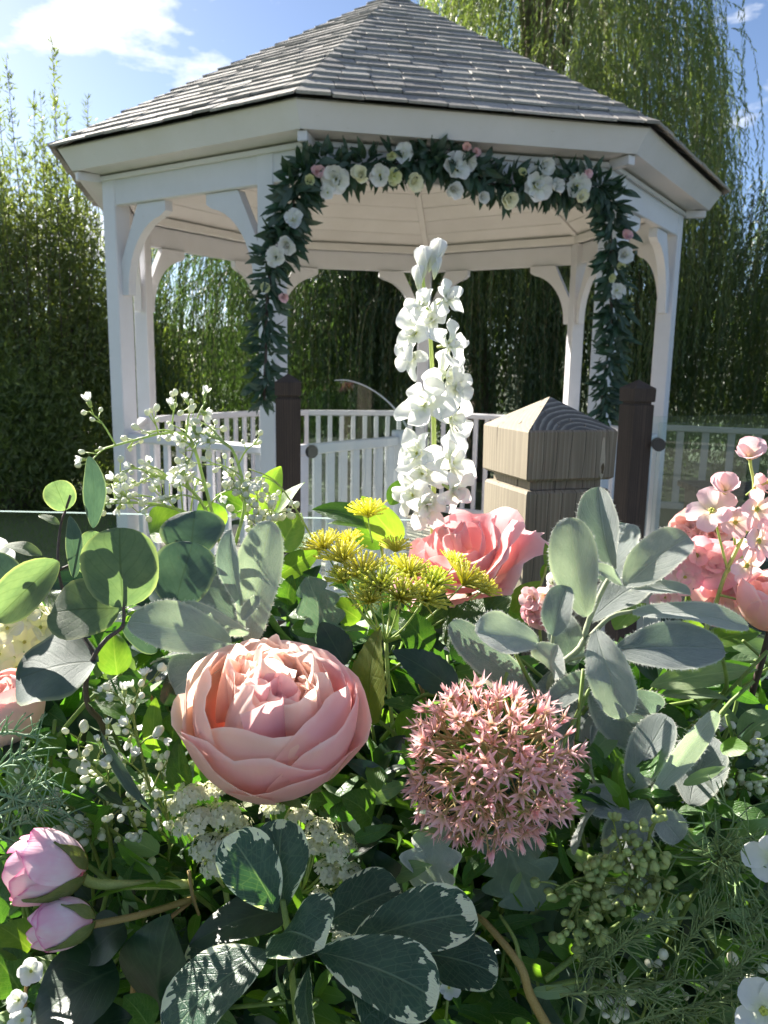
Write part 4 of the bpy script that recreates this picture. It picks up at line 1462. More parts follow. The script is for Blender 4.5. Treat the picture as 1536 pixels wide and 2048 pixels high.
# ---- umbels
def umbellet_data(key, mats, n, stalk, tipr, dome=1.0, seed=0, star=False):
    if key not in CACHE:
        g = Geo(); r = np.random.default_rng(seed)
        for i in range(n):
            thk = 0.022 if star else 0.028
            a = i * 2.39996; q = math.sqrt((i + .5) / n)
            d = np.array([math.cos(a) * q, math.sin(a) * q, dome * (1.05 - 0.55 * q * q)]) + r.normal(0, .07, 3)
            e = d * stalk
            g.tube([(0, 0, 0), e * .55 + np.array([0, 0, .05]), e], thk, thk, 4, mi=1 if star else 0, smoothn=1)
            if star:
                for k in range(5):
                    b = k * 1.2566 + r.uniform(0, 1)
                    P, UV = leaf_grid(tipr, tipr * .9, 'petal', 0.1, 0, 0.1, 3, 3, seed=k)
                    qd = frame(Vector(e), Vector(d).orthogonal(), Vector(d)) @ Matrix.Rotation(b, 4, 'Z') @ Matrix.Rotation(R_(18), 4, 'X')
                    q3 = np.array(qd.to_3x3())
                    g.grid(P @ q3.T + e, UV)
            else:
                g.tube([e, e * 1.0 + d / np.linalg.norm(d) * tipr * 2.2], tipr * .7, tipr * .9, 5, smoothn=1)
        CACHE[key] = g.data('umbellet', mats)
    return CACHE[key]


def umbel(root, node, heads, r0, smat, me_fn, stemdown=None):
    """Rays fan out from node (pixel point) to each head (x, y, depth, size px)."""
    N0 = at(*node)
    g = Geo()
    for i, (x, y, d, s) in enumerate(heads):
        H = at(x, y, d)
        v = H - N0
        mdl = N0 + v * .5 + Vector((0, 0, -v.length * .08))
        g.tube([N0, mdl, H], r0 * .55, r0 * .4, 5)
        ax = (v.normalized() + Vector((0, -0.15, 0.55))).normalized()
        place('umbellet', me_fn(i), root, H, ax, px2m(s, d) / 2)
    if stemdown: g.tube([at(*p) for p in stemdown], r0, r0, 7)
    g.world('stem', M[smat], root)

# ================================================================== garland on the gazebo entrance
def on_plane(px, py, org, nrm):
    d = (at(px, py, 1.0) - CAM)
    k = (org - CAM).dot(nrm) / d.dot(nrm)
    return CAM + d * k


Ag, tg_, ng, Lg = panel(2)
gpl = Ag + ng * 0.055
gpath_px = [(528, 800), (531, 740), (532, 660), (536, 590), (548, 520), (572, 470), (585, 415), (592, 370), (625, 338), (690, 335), (760, 330), (830, 328), (890, 322),
            (930, 345), (990, 370), (1050, 372), (1110, 378), (1165, 372), (1205, 390), (1220, 440), (1222, 520), (1222, 600), (1225, 660), (1212, 730), (1206, 790), (1203, 835)]
gp = [np.array(on_plane(x, y, gpl, ng)) for x, y in gpath_px]
gp = catmull(gp, 8)
garl = empty('garland', gp[len(gp) // 2], 'dark green leaf garland with white and blush flowers hung across the gazebo entrance', 'garland')
g = Geo(); g.tube(gp[::4], 0.008, 0.006, 5, smoothn=1); g.world('vine', M['stem_brown'], garl)
M['ruscus'] = leaf_mat('garland_leaf', (0.018, 0.050, 0.030), (0.038, 0.082, 0.048), (0.07, 0.12, 0.07), 0.4, 6, 7, 0.42, 0.2, (1.4, 1.8, 0.8), 0.0, 0.3)
M['ruscus_grey'] = leaf_mat('garland_leaf_grey', (0.05, 0.085, 0.065), (0.085, 0.125, 0.10), (0.10, 0.15, 0.10), 0.4, 6, 7, 0.5, 0.25, (1.3, 1.6, 0.8), 0.0, 0.3)
lv = []
for i, (Lr_, Wr_, c_) in enumerate(((1, .26, .15), (1, .32, .25), (1, .24, -.1), (1, .38, .2))):
    P, UV = leaf_grid(Lr_, Wr_, 'lance', 0.25, 0.05, c_, 5, 7, seed=i)
    for mm in ('ruscus', 'ruscus', 'ruscus_grey'):
        q = Geo(); q.grid(P, UV); lv.append((q, q.data('leaf', M[mm])))
rs = random.Random(5)
cnt = 0
bulk = Geo()
nodes = len(gp)
todo = []
for i in range(nodes):
    tg = Vector(gp[min(i + 1, nodes - 1)]) - Vector(gp[max(i - 1, 0)])
    tg.normalize()
    px_y = i / nodes
    thick = 1.0 if 0.18 < px_y < 0.9 else 0.85
    for k in range(10 if 0.25 < px_y < 0.72 else 8):
        a = rs.uniform(0, 6.283)
        sd = (tg_ * math.cos(a) * 1.0 + Vector((0, 0, 1)) * math.sin(a)).normalized()
        sd = (sd - tg * sd.dot(tg) * .7)
        d = (sd * rs.uniform(.5, 1.2) + ng * rs.uniform(-.1, .75) + tg * rs.uniform(-.5, .5) + Vector((0, 0, -0.45))).normalized()
        p = Vector(gp[i]) + sd * rs.uniform(0, .052) + ng * rs.uniform(-.02, .05)
        todo.append((p, d, rs.uniform(.052, .10) * thick))
rs.shuffle(todo)
for p, d, s in todo:
    q, me = rs.choice(lv)
    Mx = frame(p, d, ng + Vector((rs.gauss(0, .6), rs.gauss(0, .6), rs.gauss(0, .6)))) @ Matrix.Scale(s, 4)
    if cnt < 300:
        part('leaf', me, garl, Mx); cnt += 1
    else:
        P = np.array(q.V); q3 = np.array(Mx.to_3x3())
        b0 = len(bulk.V)
        bulk.V += list(P @ q3.T + np.array(Mx.translation)); bulk.UV += q.UV
        bulk.F += [tuple(b0 + j for j in f) for f in q.F]; bulk.MI += [rs.choice([0, 0, 1])] * len(q.F)
bulk.world('foliage', [M['ruscus'], M['ruscus_grey']], garl)['kind'] = 'stuff'
# trailing leaf sprays that hang below the arch
gpets = {c: [petal_mesh('petal', M[c], 'petal', 0.95, 0.5, 0.0, 0.06, s, 5, 6) for s in range(2)] for c in ('white', 'cream', 'peach', 'blossom', 'magenta')}
M['pale_green'] = petal_mat('pale_green_petal', (0.55, 0.62, 0.20), (0.66, 0.72, 0.36), (0.74, 0.78, 0.50))
gpets['pale_green'] = [petal_mesh('petal', M['pale_green'], 'petal', 0.95, 0.5, 0.0, 0.06, s, 5, 6) for s in range(2)]
GF = [(632, 345, 32, 'blossom', 1), (616, 362, 26, 'pale_green', 1), (672, 358, 52, 'white', 0), (723, 355, 46, 'cream', 1), (760, 350, 38, 'white', 0), (655, 386, 26, 'white', 0), (781, 312, 24, 'pale_green', 1),
      (806, 308, 36, 'white', 0), (822, 360, 46, 'cream', 1), (788, 352, 28, 'pale_green', 0), (910, 336, 50, 'white', 0), (936, 322, 34, 'white', 0), (903, 375, 48, 'white', 1), (932, 297, 24, 'peach', 1), (952, 306, 22, 'blossom', 1),
      (1008, 395, 46, 'cream', 1), (1044, 348, 22, 'pale_green', 1), (1072, 370, 54, 'white', 0), (1104, 374, 38, 'white', 1), (1085, 329, 42, 'white', 1), (1152, 372, 44, 'white', 0), (1160, 396, 34, 'cream', 1), (1169, 350, 26, 'blossom', 1),
      (962, 396, 34, 'white', 1), (586, 440, 36, 'white', 0), (577, 487, 46, 'white', 1), (552, 513, 38, 'white', 0), (1248, 475, 32, 'blossom', 1), (1246, 511, 40, 'white', 1), (1218, 556, 24, 'pale_green', 1), (1238, 537, 22, 'pale_green', 1), (1233, 581, 30, 'white', 0), (566, 594, 26, 'blossom', 1), (530, 575, 18, 'pale_green', 0)]
for x, y, s, c_, tight in GF:
    p = on_plane(x, y, gpl + ng * 0.06, ng)
    sz = (p - CAM).length * s / F * 0.58
    ax = (ng + Vector((rs.gauss(0, .2), 0, rs.gauss(-.05, .2)))).normalized()
    floret(garl, p, ax, sz, gpets[c_], 6 if tight else 7, 52 if tight else 22, rs, name='flower', inner=5 if tight else 4, eyes=0.10 if tight else .2)

# ================================================================== planter and fill under the flowers
M['soil'] = plain('dark_moss', (0.012, 0.014, 0.008), (0.03, 0.032, 0.018), 60, 0.95)
pltr = empty('planter', (0, 0.5, 0), 'timber trough planter holding the flower display', 'planter')
zt = 0.86
for yy in (0.27, 0.76):
    for i in range(5):
        part('board', boxmesh('board', 2.6, 0.03, 0.165, M['deck'], 0.005), pltr, Matrix.Translation((0, yy, 0.09 + i * 0.17)))
for xx in (-1.3, 1.3):
    for i in range(5):
        part('board', boxmesh('board', 0.03, 0.45, 0.165, M['deck'], 0.005), pltr, Matrix.Translation((xx, 0.515, 0.09 + i * 0.17)))
part('moss', boxmesh('moss', 2.55, 0.44, 0.06, M['soil'], 0.01), pltr, Matrix.Translation((0, 0.515, zt - 0.05)))

fr = random.Random(77)
fill = Geo()
FM = [M['mid'], M['dark'], M['green'], M['sagegreen'], M['stem_green']]


def fillleaf(p, d, nrm, L, W, prof, mi):
    LEAF_SEED[0] += 1
    P, UV = leaf_grid(L, W, prof, 0.2, 0.06, fr.uniform(-.1, .3), 5, 7, seed=LEAF_SEED[0], wave=.03)
    Mx = frame(p, d, nrm); q3 = np.array(Mx.to_3x3())
    fill.grid(P.reshape(-1, 3).dot(q3.T).reshape(P.shape) + np.array(p), UV, mi)


for i in range(2700):
    x, y = fr.uniform(-120, 1660), fr.uniform(1130, 2080)
    if 930 < x < 1260 and y < 1300: continue
    if 620 < x < 960 and y < 1180: continue
    if x < 140 and y < 1240: continue
    if 1250 < x and y < 1300: continue
    v = (y - 1130) / 950
    d = fr.uniform(0.56, 0.76) * (1 - v) + fr.uniform(0.445, 0.56) * v
    p = at(x, y, d)
    if p.z < zt - 0.04: continue
    dr = Vector((fr.gauss(0, .8), fr.gauss(-.2, .5), fr.uniform(-.3, 1.0))).normalized()
    nm = Vector((fr.gauss(-.2, .6), fr.gauss(-.5, .5), fr.uniform(.2, 1)))
    L = fr.uniform(0.026, 0.058)
    k = fr.random()
    mi = 0 if k < .42 else 1 if k < .72 else 2 if k < .9 else 3
    fillleaf(p - dr * L * .5, dr, nm, L, L * fr.uniform(.28, .5), fr.choice(['lance', 'ovate', 'oval']), mi)
for i in range(900):
    x, y = fr.uniform(-60, 1600), fr.uniform(1480, 2090)
    d = fr.uniform(.425, .50) - .03 * (y - 1480) / 600
    p = at(x, y, d)
    dr = Vector((fr.gauss(0, .8), fr.gauss(-.1, .5), fr.uniform(-.2, 1.0))).normalized()
    L = fr.uniform(.014, .034)
    k = fr.random()
    fillleaf(p - dr * L * .5, dr, Vector((fr.gauss(-.2, .6), fr.gauss(-.4, .5), fr.uniform(.2, 1))), L, L * fr.uniform(.22, .5), fr.choice(['lance', 'ovate', 'oval']), 0 if k < .45 else 1 if k < .6 else 2 if k < .85 else 3)
for i in range(260):
    x, y = fr.uniform(-60, 1600), fr.uniform(1280, 2060)
    d = fr.uniform(0.45, 0.6) - 0.06 * (y - 1280) / 780
    p = at(x, y, d)
    q = p + Vector((fr.gauss(0, .05), fr.gauss(.02, .03), -fr.uniform(.03, .10)))
    fill.tube([p, (p + q) / 2 + Vector((fr.gauss(0, .008), 0, fr.gauss(0, .008))), q], 0.0011, 0.0016, 5, mi=4, smoothn=3)
fo = fill.world('undergrowth', FM)
tag(fo, 'tangle of small green leaves and stalks filling the display between the flowers', 'foliage', kind='stuff')

# ================================================================== left side: eucalyptus, woolly leaves, waxflower
eu = sprig('eucalyptus_branch', 'eucalyptus branch with large round grey green leaves at the left', 'eucalyptus', (205, 1500, .45))
stem(eu, [(215, 1520, .47), (205, 1450, .455), (178, 1415, .44), (172, 1365, .435), (190, 1310, .432), (215, 1277, .432), (245, 1252, .435), (247, 1208, .438), (244, 1140, .436)], .0019, .0008, 'stem_brown')
stem(eu, [(190, 1312, .433), (150, 1240, .45), (118, 1150, .46), (120, 1060, .465), (133, 1015, .465), (140, 990, .466)], .0012, .0006, 'stem_brown')
stem(eu, [(118, 1140, .46), (160, 1122, .462), (200, 1110, .465)], .0008, .0006, 'stem_brown')
EU = [((246, 1214, .437), (238, 1056, .432), 152, 'euc', 'round', 6, .05), ((238, 1218, .44), (97, 1222, .44), 124, 'euc', 'round', -8, .10), ((196, 1325, .432), (28, 1352, .425), 138, 'euc_dark', 'round', 12, .06),
      ((352, 1212, .462), (384, 1084, .466), 124, 'euc_dark', 'round', 10, .05), ((385, 1112, .485), (388, 1020, .49), 124, 'euc_dark', 'round', 0, .05), ((117, 1122, .455), (-12, 1240, .45), 92, 'euc', 'oval', -30, .55),
      ((132, 1020, .465), (108, 963, .463), 62, 'euc', 'round', 10, .15), ((186, 1056, .462), (184, 912, .462), 56, 'euc_dark', 'oval', 62, .1), ((119, 1050, .466), (78, 1028, .466), 24, 'euc', 'oval', 30, .1),
      ((84, 1112, .47), (5, 1086, .47), 36, 'euc', 'oval', 20, .2), ((148, 1156, .452), (143, 1032, .448), 42, 'euc_dark', 'oval', 62, .1), ((175, 1150, .474), (188, 1062, .474), 62, 'euc', 'round', 20, .1),
      ((203, 1462, .415), (304, 1634, .40), 40, 'euc_dark', 'lance', 58, .2), ((246, 1252, .45), (318, 1300, .47), 50, 'euc_dark', 'oval', 25, .1), ((40, 1180, .475), (-20, 1110, .48), 60, 'euc_dark', 'round', 0, .1)]
for b, t, w, m, pf, rl, fo_ in EU:
    leaf(eu, b, t, w, M[m], pf, rl, fold=fo_, bend=0.04, curl=0.05, wave=.045, twist=random.uniform(-.4, .4))

le = sprig('woolly_leaf_sprig', 'woolly silver leaf sprig behind the large blush rose', 'leaf sprig', (500, 1330, .47))
stem(le, [(505, 1370, .49), (500, 1300, .475), (492, 1262, .47), (484, 1215, .47)], .0021, .0014, 'stem_sage')
LE = [((500, 1290, .468), (543, 1042, .462), 90, 'ear', 8, .12, .0), ((482, 1212, .462), (458, 1060, .455), 62, 'ear_dark', -24, .3, .05), ((462, 1288, .452), (258, 1236, .44), 96, 'ear', -6, .10, .05),
      ((482, 1244, .482), (382, 1160, .49), 82, 'ear_dark', 0, .12, .05), ((497, 1268, .458), (362, 1212, .452), 46, 'ear', -40, .15, .10), ((484, 1240, .452), (512, 1196, .446), 26, 'ear', 30, .3, .2),
      ((462, 1300, .446), (342, 1372, .438), 88, 'ear_dark', 10, .12, .1), ((470, 1290, .456), (300, 1330, .45), 50, 'ear_dark', 40, .1, .0)]
for b, t, w, m, rl, fo_, cu_ in LE:
    leaf(le, b, t, w, M[m], 'ear', rl, fuzz=True, fold=fo_ + .1, bend=0.05, curl=cu_, wave=.05, twist=random.uniform(-.5, .5), nu=9, nv=15)

wx = sprig('waxflower_spray', 'arching lime stemmed waxflower spray in front of the left railing', 'waxflower', (440, 1080, .56))
wax_spray(wx, [[(440, 1090, .56), (415, 990, .555), (390, 900, .55), (372, 870, .55), (330, 866, .55), (270, 880, .548), (190, 902, .545)],
               [(470, 1090, .56), (490, 1000, .555), (470, 910, .552), (440, 880, .55), (400, 866, .55)],
               [(430, 1080, .565), (380, 1030, .56), (320, 1010, .555), (260, 1005, .55), (205, 1008, .55)],
               [(440, 1085, .56), (400, 1000, .558), (350, 960, .556), (300, 950, .55)]], .0014, 11, .028, 4, 'stem_lime', 3, 'waxbud', .0020, .24, .0058)
wy = sprig('waxflower_cluster', 'small upright waxflower cluster with ivory buds above the woolly leaves', 'waxflower', (520, 1110, .56))
wax_spray(wy, [[(515, 1120, .57), (505, 1060, .565), (490, 1010, .56), (482, 990, .56)], [(525, 1120, .57), (540, 1050, .565), (545, 1010, .56)], [(525, 1120, .57), (520, 1050, .56), (512, 1000, .56)]], .0011, 6, .018, 4, 'stem_lime', 4, 'waxbud', .0023, .15, .005)
wz = sprig('waxflower_tangle', 'tangle of ivory waxflower buds below the eucalyptus', 'waxflower', (200, 1760, .44))
wax_spray(wz, [[(300, 1780, .46), (280, 1680, .435), (240, 1600, .425), (190, 1540, .42), (130, 1500, .42)], [(300, 1780, .46), (310, 1640, .43), (290, 1540, .42), (270, 1450, .42), (262, 1400, .42)],
               [(210, 1760, .46), (180, 1680, .435), (140, 1610, .43), (80, 1560, .43)], [(330, 1760, .455), (340, 1680, .44), (330, 1600, .43)], [(240, 1760, .45), (215, 1660, .43), (210, 1590, .425)]], .0011, 9, .020, 4, 'stem_green', 6, 'waxbud', .0019, .30, .0046)
# lime and green leaves behind
gl = sprig('lime_leaf_sprig', 'bright lime leaves rising in front of the dark post and railing', 'leaf sprig', (560, 1130, .62))
stem(gl, [(560, 1180, .64), (548, 1090, .63), (540, 1020, .625)], .0016, .001, 'stem_lime')
for b, t, w, rl, m in [((520, 1030, .62), (558, 932, .615), 62, 18, 'lime'), ((545, 1045, .62), (602, 960, .615), 50, -22, 'lime'), ((505, 1030, .63), (432, 985, .63), 62, 20, 'green'), ((560, 1100, .61), (600, 1024, .61), 72, 10, 'lime'),
                    ((590, 1120, .62), (628, 1060, .62), 56, -20, 'green'), ((440, 1060, .64), (400, 1000, .64), 60, 10, 'lime'), ((300, 1070, .62), (370, 1030, .62), 70, 0, 'green'), ((560, 1150, .60), (640, 1098, .60), 52, 30, 'green'), ((575, 1210, .585), (582, 1150, .58), 40, 10, 'mid')]:
    leaf(gl, b, t, w, M[m], 'ovate', rl, fold=.2, bend=.05, curl=.1, wave=.03)
g2 = sprig('pointed_leaf_sprig', 'pointed green leaves below the white flower spike', 'leaf sprig', (760, 1130, .62))
stem(g2, [(770, 1180, .64), (765, 1110, .625), (755, 1050, .62)], .0015, .001, 'stem_lime')
for b, t, w, rl, m in [((748, 1048, .615), (626, 1010, .61), 62, 22, 'mid'), ((800, 1085, .61), (722, 994, .605), 66, -10, 'lime'), ((780, 1010, .65), (812, 955, .65), 40, 20, 'mid'), ((745, 1060, .62), (655, 1040, .61), 30, 30, 'green'), ((775, 1090, .63), (700, 1060, .63), 50, 0, 'green')]:
    leaf(g2, b, t, w, M[m], 'lance' if w < 65 else 'ovate', rl, fold=.2, bend=.04, curl=.1, wave=.03)
gr = sprig('grass_stalk', 'thin forked pale stalk arching over the lime leaves', 'stalk', (640, 1100, .56))
stem(gr, [(640, 1110, .57), (610, 1050, .56), (570, 985, .558), (540, 955, .557), (498, 938, .556)], .0008, .0004, 'stem_lime')
stem(gr, [(560, 972, .558), (530, 955, .556), (497, 958, .555)], .0005, .0003, 'stem_lime', 'side_stem')
# green leaves by the rose
gm = sprig('rose_leaf_sprig', 'dark veined rose leaves to the left of the large blush rose', 'leaf sprig', (300, 1430, .44))
stem(gm, [(330, 1480, .455), (305, 1400, .445), (280, 1370, .445)], .0013, .0009, 'stem_tan')
for b, t, w, rl, m, sr in [((302, 1394, .43), (184, 1376, .425), 58, 12, 'mid', 9), ((235, 1350, .455), (225, 1262, .46), 66, 0, 'lime', 0), ((262, 1440, .432), (178, 1400, .43), 56, 25, 'mid', 9), ((312, 1502, .44), (306, 1398, .43), 44, 10, 'green', 9),
                        ((330, 1360, .45), (250, 1440, .44), 40, 40, 'sagegreen', 0), ((345, 1500, .44), (352, 1420, .43), 46, 0, 'mid', 9), ((130, 1500, .455), (60, 1470, .45), 60, 20, 'green', 9), ((60, 1600, .44), (20, 1510, .44), 60, 10, 'sagegreen', 0), ((330, 1410, .445), (345, 1340, .45), 40, 60, 'dark', 9), ((370, 1590, .43), (352, 1480, .425), 50, -10, 'mid', 9)]:
    leaf(gm, b, t, w, M[m], 'ovate', rl, fold=.18, bend=.05, curl=.1, serr=sr, wave=.03)

# left edge blooms
hy = sprig('hydrangea', 'pale cream hydrangea head at the left edge', 'hydrangea', (20, 1290, .52))
stem(hy, [(20, 1420, .56), (25, 1290, .54)], .003, .0025, 'stem_lime')
hr = random.Random(4)
cp = [petal_mesh('petal', M['cream'], 'petal', 1.0, 0.15, 0.05, 0.06, s, 5, 6) for s in range(3)]
Ch = at(18, 1285, .54); Rh = px2m(90, .54)
for i in range(34):
    z = 1 - 1.35 * (i + .5) / 34; a = i * 2.4
    d = Vector((math.cos(a) * math.sqrt(1 - z * z), math.sin(a) * math.sqrt(1 - z * z), z))
    floret(hy, Ch + d * Rh * hr.uniform(.85, 1.02), d, .0115, cp, 4, 12, hr, eyes=.10)
pe = sprig('peony', 'round pink peony cut by the left edge', 'peony', (10, 1410, .45))
rose(pe, (4, 1412, .46), 158, (-.25, -.35, 1), [(6, 1.0, 118, .0, .02, 58), (5, .92, 128, .0, .02, 60), (5, .82, 135, 0, .02, 60)], 8, M['peach'], M['peach'], seed=3, squash=1.0, ztop=.6)
stem(pe, [(20, 1580, .50), (15, 1480, .475), (6, 1440, .465)], .0024, .002)
ws = sprig('white_bloom', 'sliver of a white bloom at the left edge above the grey leaf', 'flower', (-10, 1115, .55))
wr = random.Random(3)
wp = [petal_mesh('petal', M['white'], 'petal', .85, .3, .1, .05, s) for s in range(3)]
floret(ws, at(-14, 1118, .55), (.5, -.8, .3), .016, wp, 6, 20, wr, inner=3)
fe = sprig('fennel_frond', 'pale blue green fennel frond at the left edge below the peony', 'fennel', (-20, 1660, .42))
fg = Geo(); rr_ = random.Random(12)
for (x0, y0, x1, y1) in [(-30, 1580, 118, 1640), (-30, 1640, 120, 1600), (-30, 1470, 80, 1478), (-30, 1560, 70, 1500), (-30, 1690, 60, 1640), (0, 1620, 100, 1560)]:
    W = fg.tube([at(x0, y0, .415), at((x0 + x1) / 2, (y0 + y1) / 2 - 8, .412), at(x1, y1, .41)], .0011, .0005, 5, smoothn=5)
    for k in range(2, len(W)):
        for q in range(3):
            e = Vector(W[k]) + Vector((rr_.gauss(.006, .007), rr_.gauss(0, .006), rr_.gauss(.002, .008)))
            fg.tube([W[k], (Vector(W[k]) + e) / 2 + Vector((0, 0, .001)), e], .00045, .0003, 4, smoothn=2)
fg.world('frond', M['thread_pale'], fe)

# ================================================================== centre: roses, allium, spike, umbels
r1 = sprig('cabbage_rose', 'large blush pink cabbage rose with ruffled peach centre', 'rose', (543, 1560, .42))
rose(r1, (545, 1422, .415), 352, (.07, -.30, 1), [(4, 1.0, 97, .09, .032, 68), (4, .955, 113, .06, .032, 68), (5, .88, 122, .03, .034, 62)],
     38, M['rose'], M['rose_in'], M['rose_heart'], seed=12, squash=.98, heart=(.30, -.12, .26), ztop=.74, rr=(.05, .68), left=M['rose_cream'])
stem(r1, [(560, 1700, .47), (550, 1600, .44), (545, 1560, .42)], .0032, .003)
for a_ in range(5):
    x_ = 545 + 105 * math.cos(a_ * 1.257 + .3)
    leaf(r1, (545, 1575, .425), (x_, 1592 - 30 * math.sin(a_ * 1.257 + .3), .42), 34, M['calyx'], 'lance', 0, name='sepal')

r2 = sprig('ruffled_rose', 'wavy coral pink rose leaning in front of the pale post', 'rose', (920, 1180, .61))
rose(r2, (915, 1088, .60), 232, (-.42, -.30, .85), [(5, 1.06, 76, .34, .10, 56), (4, .90, 90, .26, .10, 60), (4, .70, 104, .16, .08, 62), (3, .50, 116, .08, .06, 66)], 4, M['pink'], M['pink'], seed=8, squash=.95, ztop=.45, rr=(.04, .22))
stem(r2, [(950, 1290, .64), (940, 1200, .62), (925, 1140, .605)], .0028, .0026)

al = sprig('allium', 'dusty pink allium globe of pointed star florets', 'allium', (985, 1690, .43))
AC, AR = at(983, 1528, .42), px2m(166, .42)
fdat = []
for s in range(4):
    q = Geo(); rq = np.random.default_rng(s)
    for i in range(6):
        P, UV = leaf_grid(1.0, .24, 'star', .55, .0, rq.uniform(-.35, .1), 4, 5, seed=i)
        m3 = Matrix.Rotation(i * 1.0472 + rq.uniform(-.12, .12), 3, 'Z') @ Matrix.Rotation(R_(rq.uniform(14, 48) if s < 3 else rq.uniform(48, 80)), 3, 'X')
        q.grid(P @ np.array(m3).T, UV)
    q.ball((0, 0, .06), .10, 5, 3, mi=1)
    q.tube([(0, 0, -2.4), (.1, 0, -1), (0, 0, 0)], .05, .07, 5, mi=1, smoothn=2)
    fdat.append(q.data('floret', [M['allium'], plain('allium_stalk%d' % s, (.34, .30, .10), (.45, .30, .16), 90, .6, .1)]))
ar = random.Random(9)
NA = 400
for i in range(NA):
    z = 1 - 2 * (i + .5) / NA; a = i * 2.39996
    d = Vector((math.cos(a) * math.sqrt(1 - z * z), math.sin(a) * math.sqrt(1 - z * z), z))
    if d.dot((AC - CAM).normalized()) > .30: continue
    d = (d + Vector((ar.gauss(0, .13), ar.gauss(0, .13), ar.gauss(0, .13)))).normalized()
    rr0 = AR * ar.uniform(.72, 1.02) * (1.02 if abs(d.x) > .5 else .95)
    ax = (d + Vector((ar.gauss(0, .28), ar.gauss(0, .28), ar.gauss(0, .28)))).normalized()
    place('floret', fdat[i % 4], al, AC + d * rr0, ax, .0084 * ar.uniform(.75, 1.2))
g = Geo(); g.ball(AC, AR * .30, 10, 8); g.world('core', M['stem_green'], al)
stem(al, [(1000, 1820, .48), (992, 1700, .45), (985, 1560, .425)], .003, .003)

de = sprig('delphinium', 'tall white delphinium spike rising before the gazebo', 'delphinium', (866, 1120, .64))
stem(de, [(864, 1180, .645), (866, 1050, .642), (868, 900, .64), (865, 760, .638), (858, 640, .636), (846, 560, .634), (850, 520, .634)], .0024, .0012, 'stem_lime')
dr_ = random.Random(21)
wps = [petal_mesh('petal', M['white'], ('petal', 'oval', 'spoon', 'petal')[s], (.70, .58, .74, .62)[s], .45, (.35, .15, -.15, .5)[s], .17, s, 10, 12) for s in range(4)]
DF = [(840, 610, 48, -.5, .2), (895, 600, 52, .6, .2), (862, 640, 52, -.1, .1), (822, 668, 60, -.8, .1), (905, 690, 56, .8, 0), (818, 712, 46, -.8, -.2), (900, 752, 58, .6, .0), (922, 778, 44, .9, -.1), (845, 812, 64, -.4, .15), (912, 838, 52, .8, -.1), 
      (828, 908, 58, -.7, .1), (838, 948, 54, -.4, -.1), (912, 925, 62, .7, .1), (915, 978, 50, .7, -.4), (815, 990, 50, -.8, -.3), (850, 1010, 48, .0, -.2)]
for x, y, s, ax, az in DF:
    x = 867 + (x - 867) * .74; s = s * 1.03 * (.8 + .2 * min(1, (y - 560) / 250))
    pos = at(x, y, .622 + dr_.uniform(-.008, .012))
    floret(de, pos, (ax, -.85 + dr_.uniform(-.2, .2), az + .15), px2m(s * 1.0, .62), wps, 5, 24 + dr_.uniform(-12, 22), dr_, inner=3, eyes=.10, tail=.5)
g = Geo()
for (x0, y0, x1, y1, w) in [(846, 560, 848, 492, 21), (858, 545, 882, 478, 19), (838, 585, 836, 530, 15), (868, 560, 874, 512, 13)]:
    A_, B_ = Vector(at(x0, y0, .632)), Vector(at(x1, y1, .63))
    bud_ = Geo()
    for k in range(4):
        P, UV = leaf_grid((B_ - A_).length, px2m(w * 1.7, .63), 'spoon', .0, .14, -.02, 5, 9, seed=k, cup=-.9, wave=.04)
        Mx = frame(A_, B_ - A_, Vector((0, -1, 0))) @ Matrix.Rotation(k * 1.57 + .4, 4, 'Y')
        bud_.grid(P.reshape(-1, 3).dot(np.array(Mx.to_3x3()).T).reshape(P.shape) + np.array(A_), UV)
    bud_.world('bud', M['white'], de)
for (x0, y0, x1, y1, w) in [(852, 840, 800, 790, 9)]:
    pass

fu = sprig('fennel_umbel', 'yellow fennel umbel on fanned green rays', 'fennel', (775, 1290, .53))
rx = random.Random(2)
yf = lambda i: umbellet_data('umbellet_y%d' % (i % 3), [M['yellow'], M['stem_lime']], 62, .9, .040, .8, i % 3)
FH = [(x_, y_ + 16, d_, s_ * 1.25) for x_, y_, d_, s_ in [(688, 1110, .525, 92), (650, 1085, .53, 80), (726, 1140, .515, 98), (760, 1165, .505, 98), (800, 1185, .50, 104), (845, 1190, .505, 98), (815, 1140, .525, 90), (865, 1158, .52, 80), (925, 1155, .525, 92), (962, 1168, .53, 66), (700, 1072, .54, 56), (905, 1118, .545, 60), (790, 1088, .56, 60), (740, 1190, .50, 76), (690, 1150, .515, 70)]]
umbel(fu, (772, 1285, .52), FH, .0014, 'stem_lime', yf, [(772, 1285, .52), (778, 1380, .52), (790, 1500, .53)])
f2 = sprig('fennel_floret', 'small yellow fennel head just left of the white flower spike', 'fennel', (740, 1060, .585))
umbel(f2, (745, 1085, .585), [(736, 1035, .58, 92)], .0012, 'stem_lime', yf)

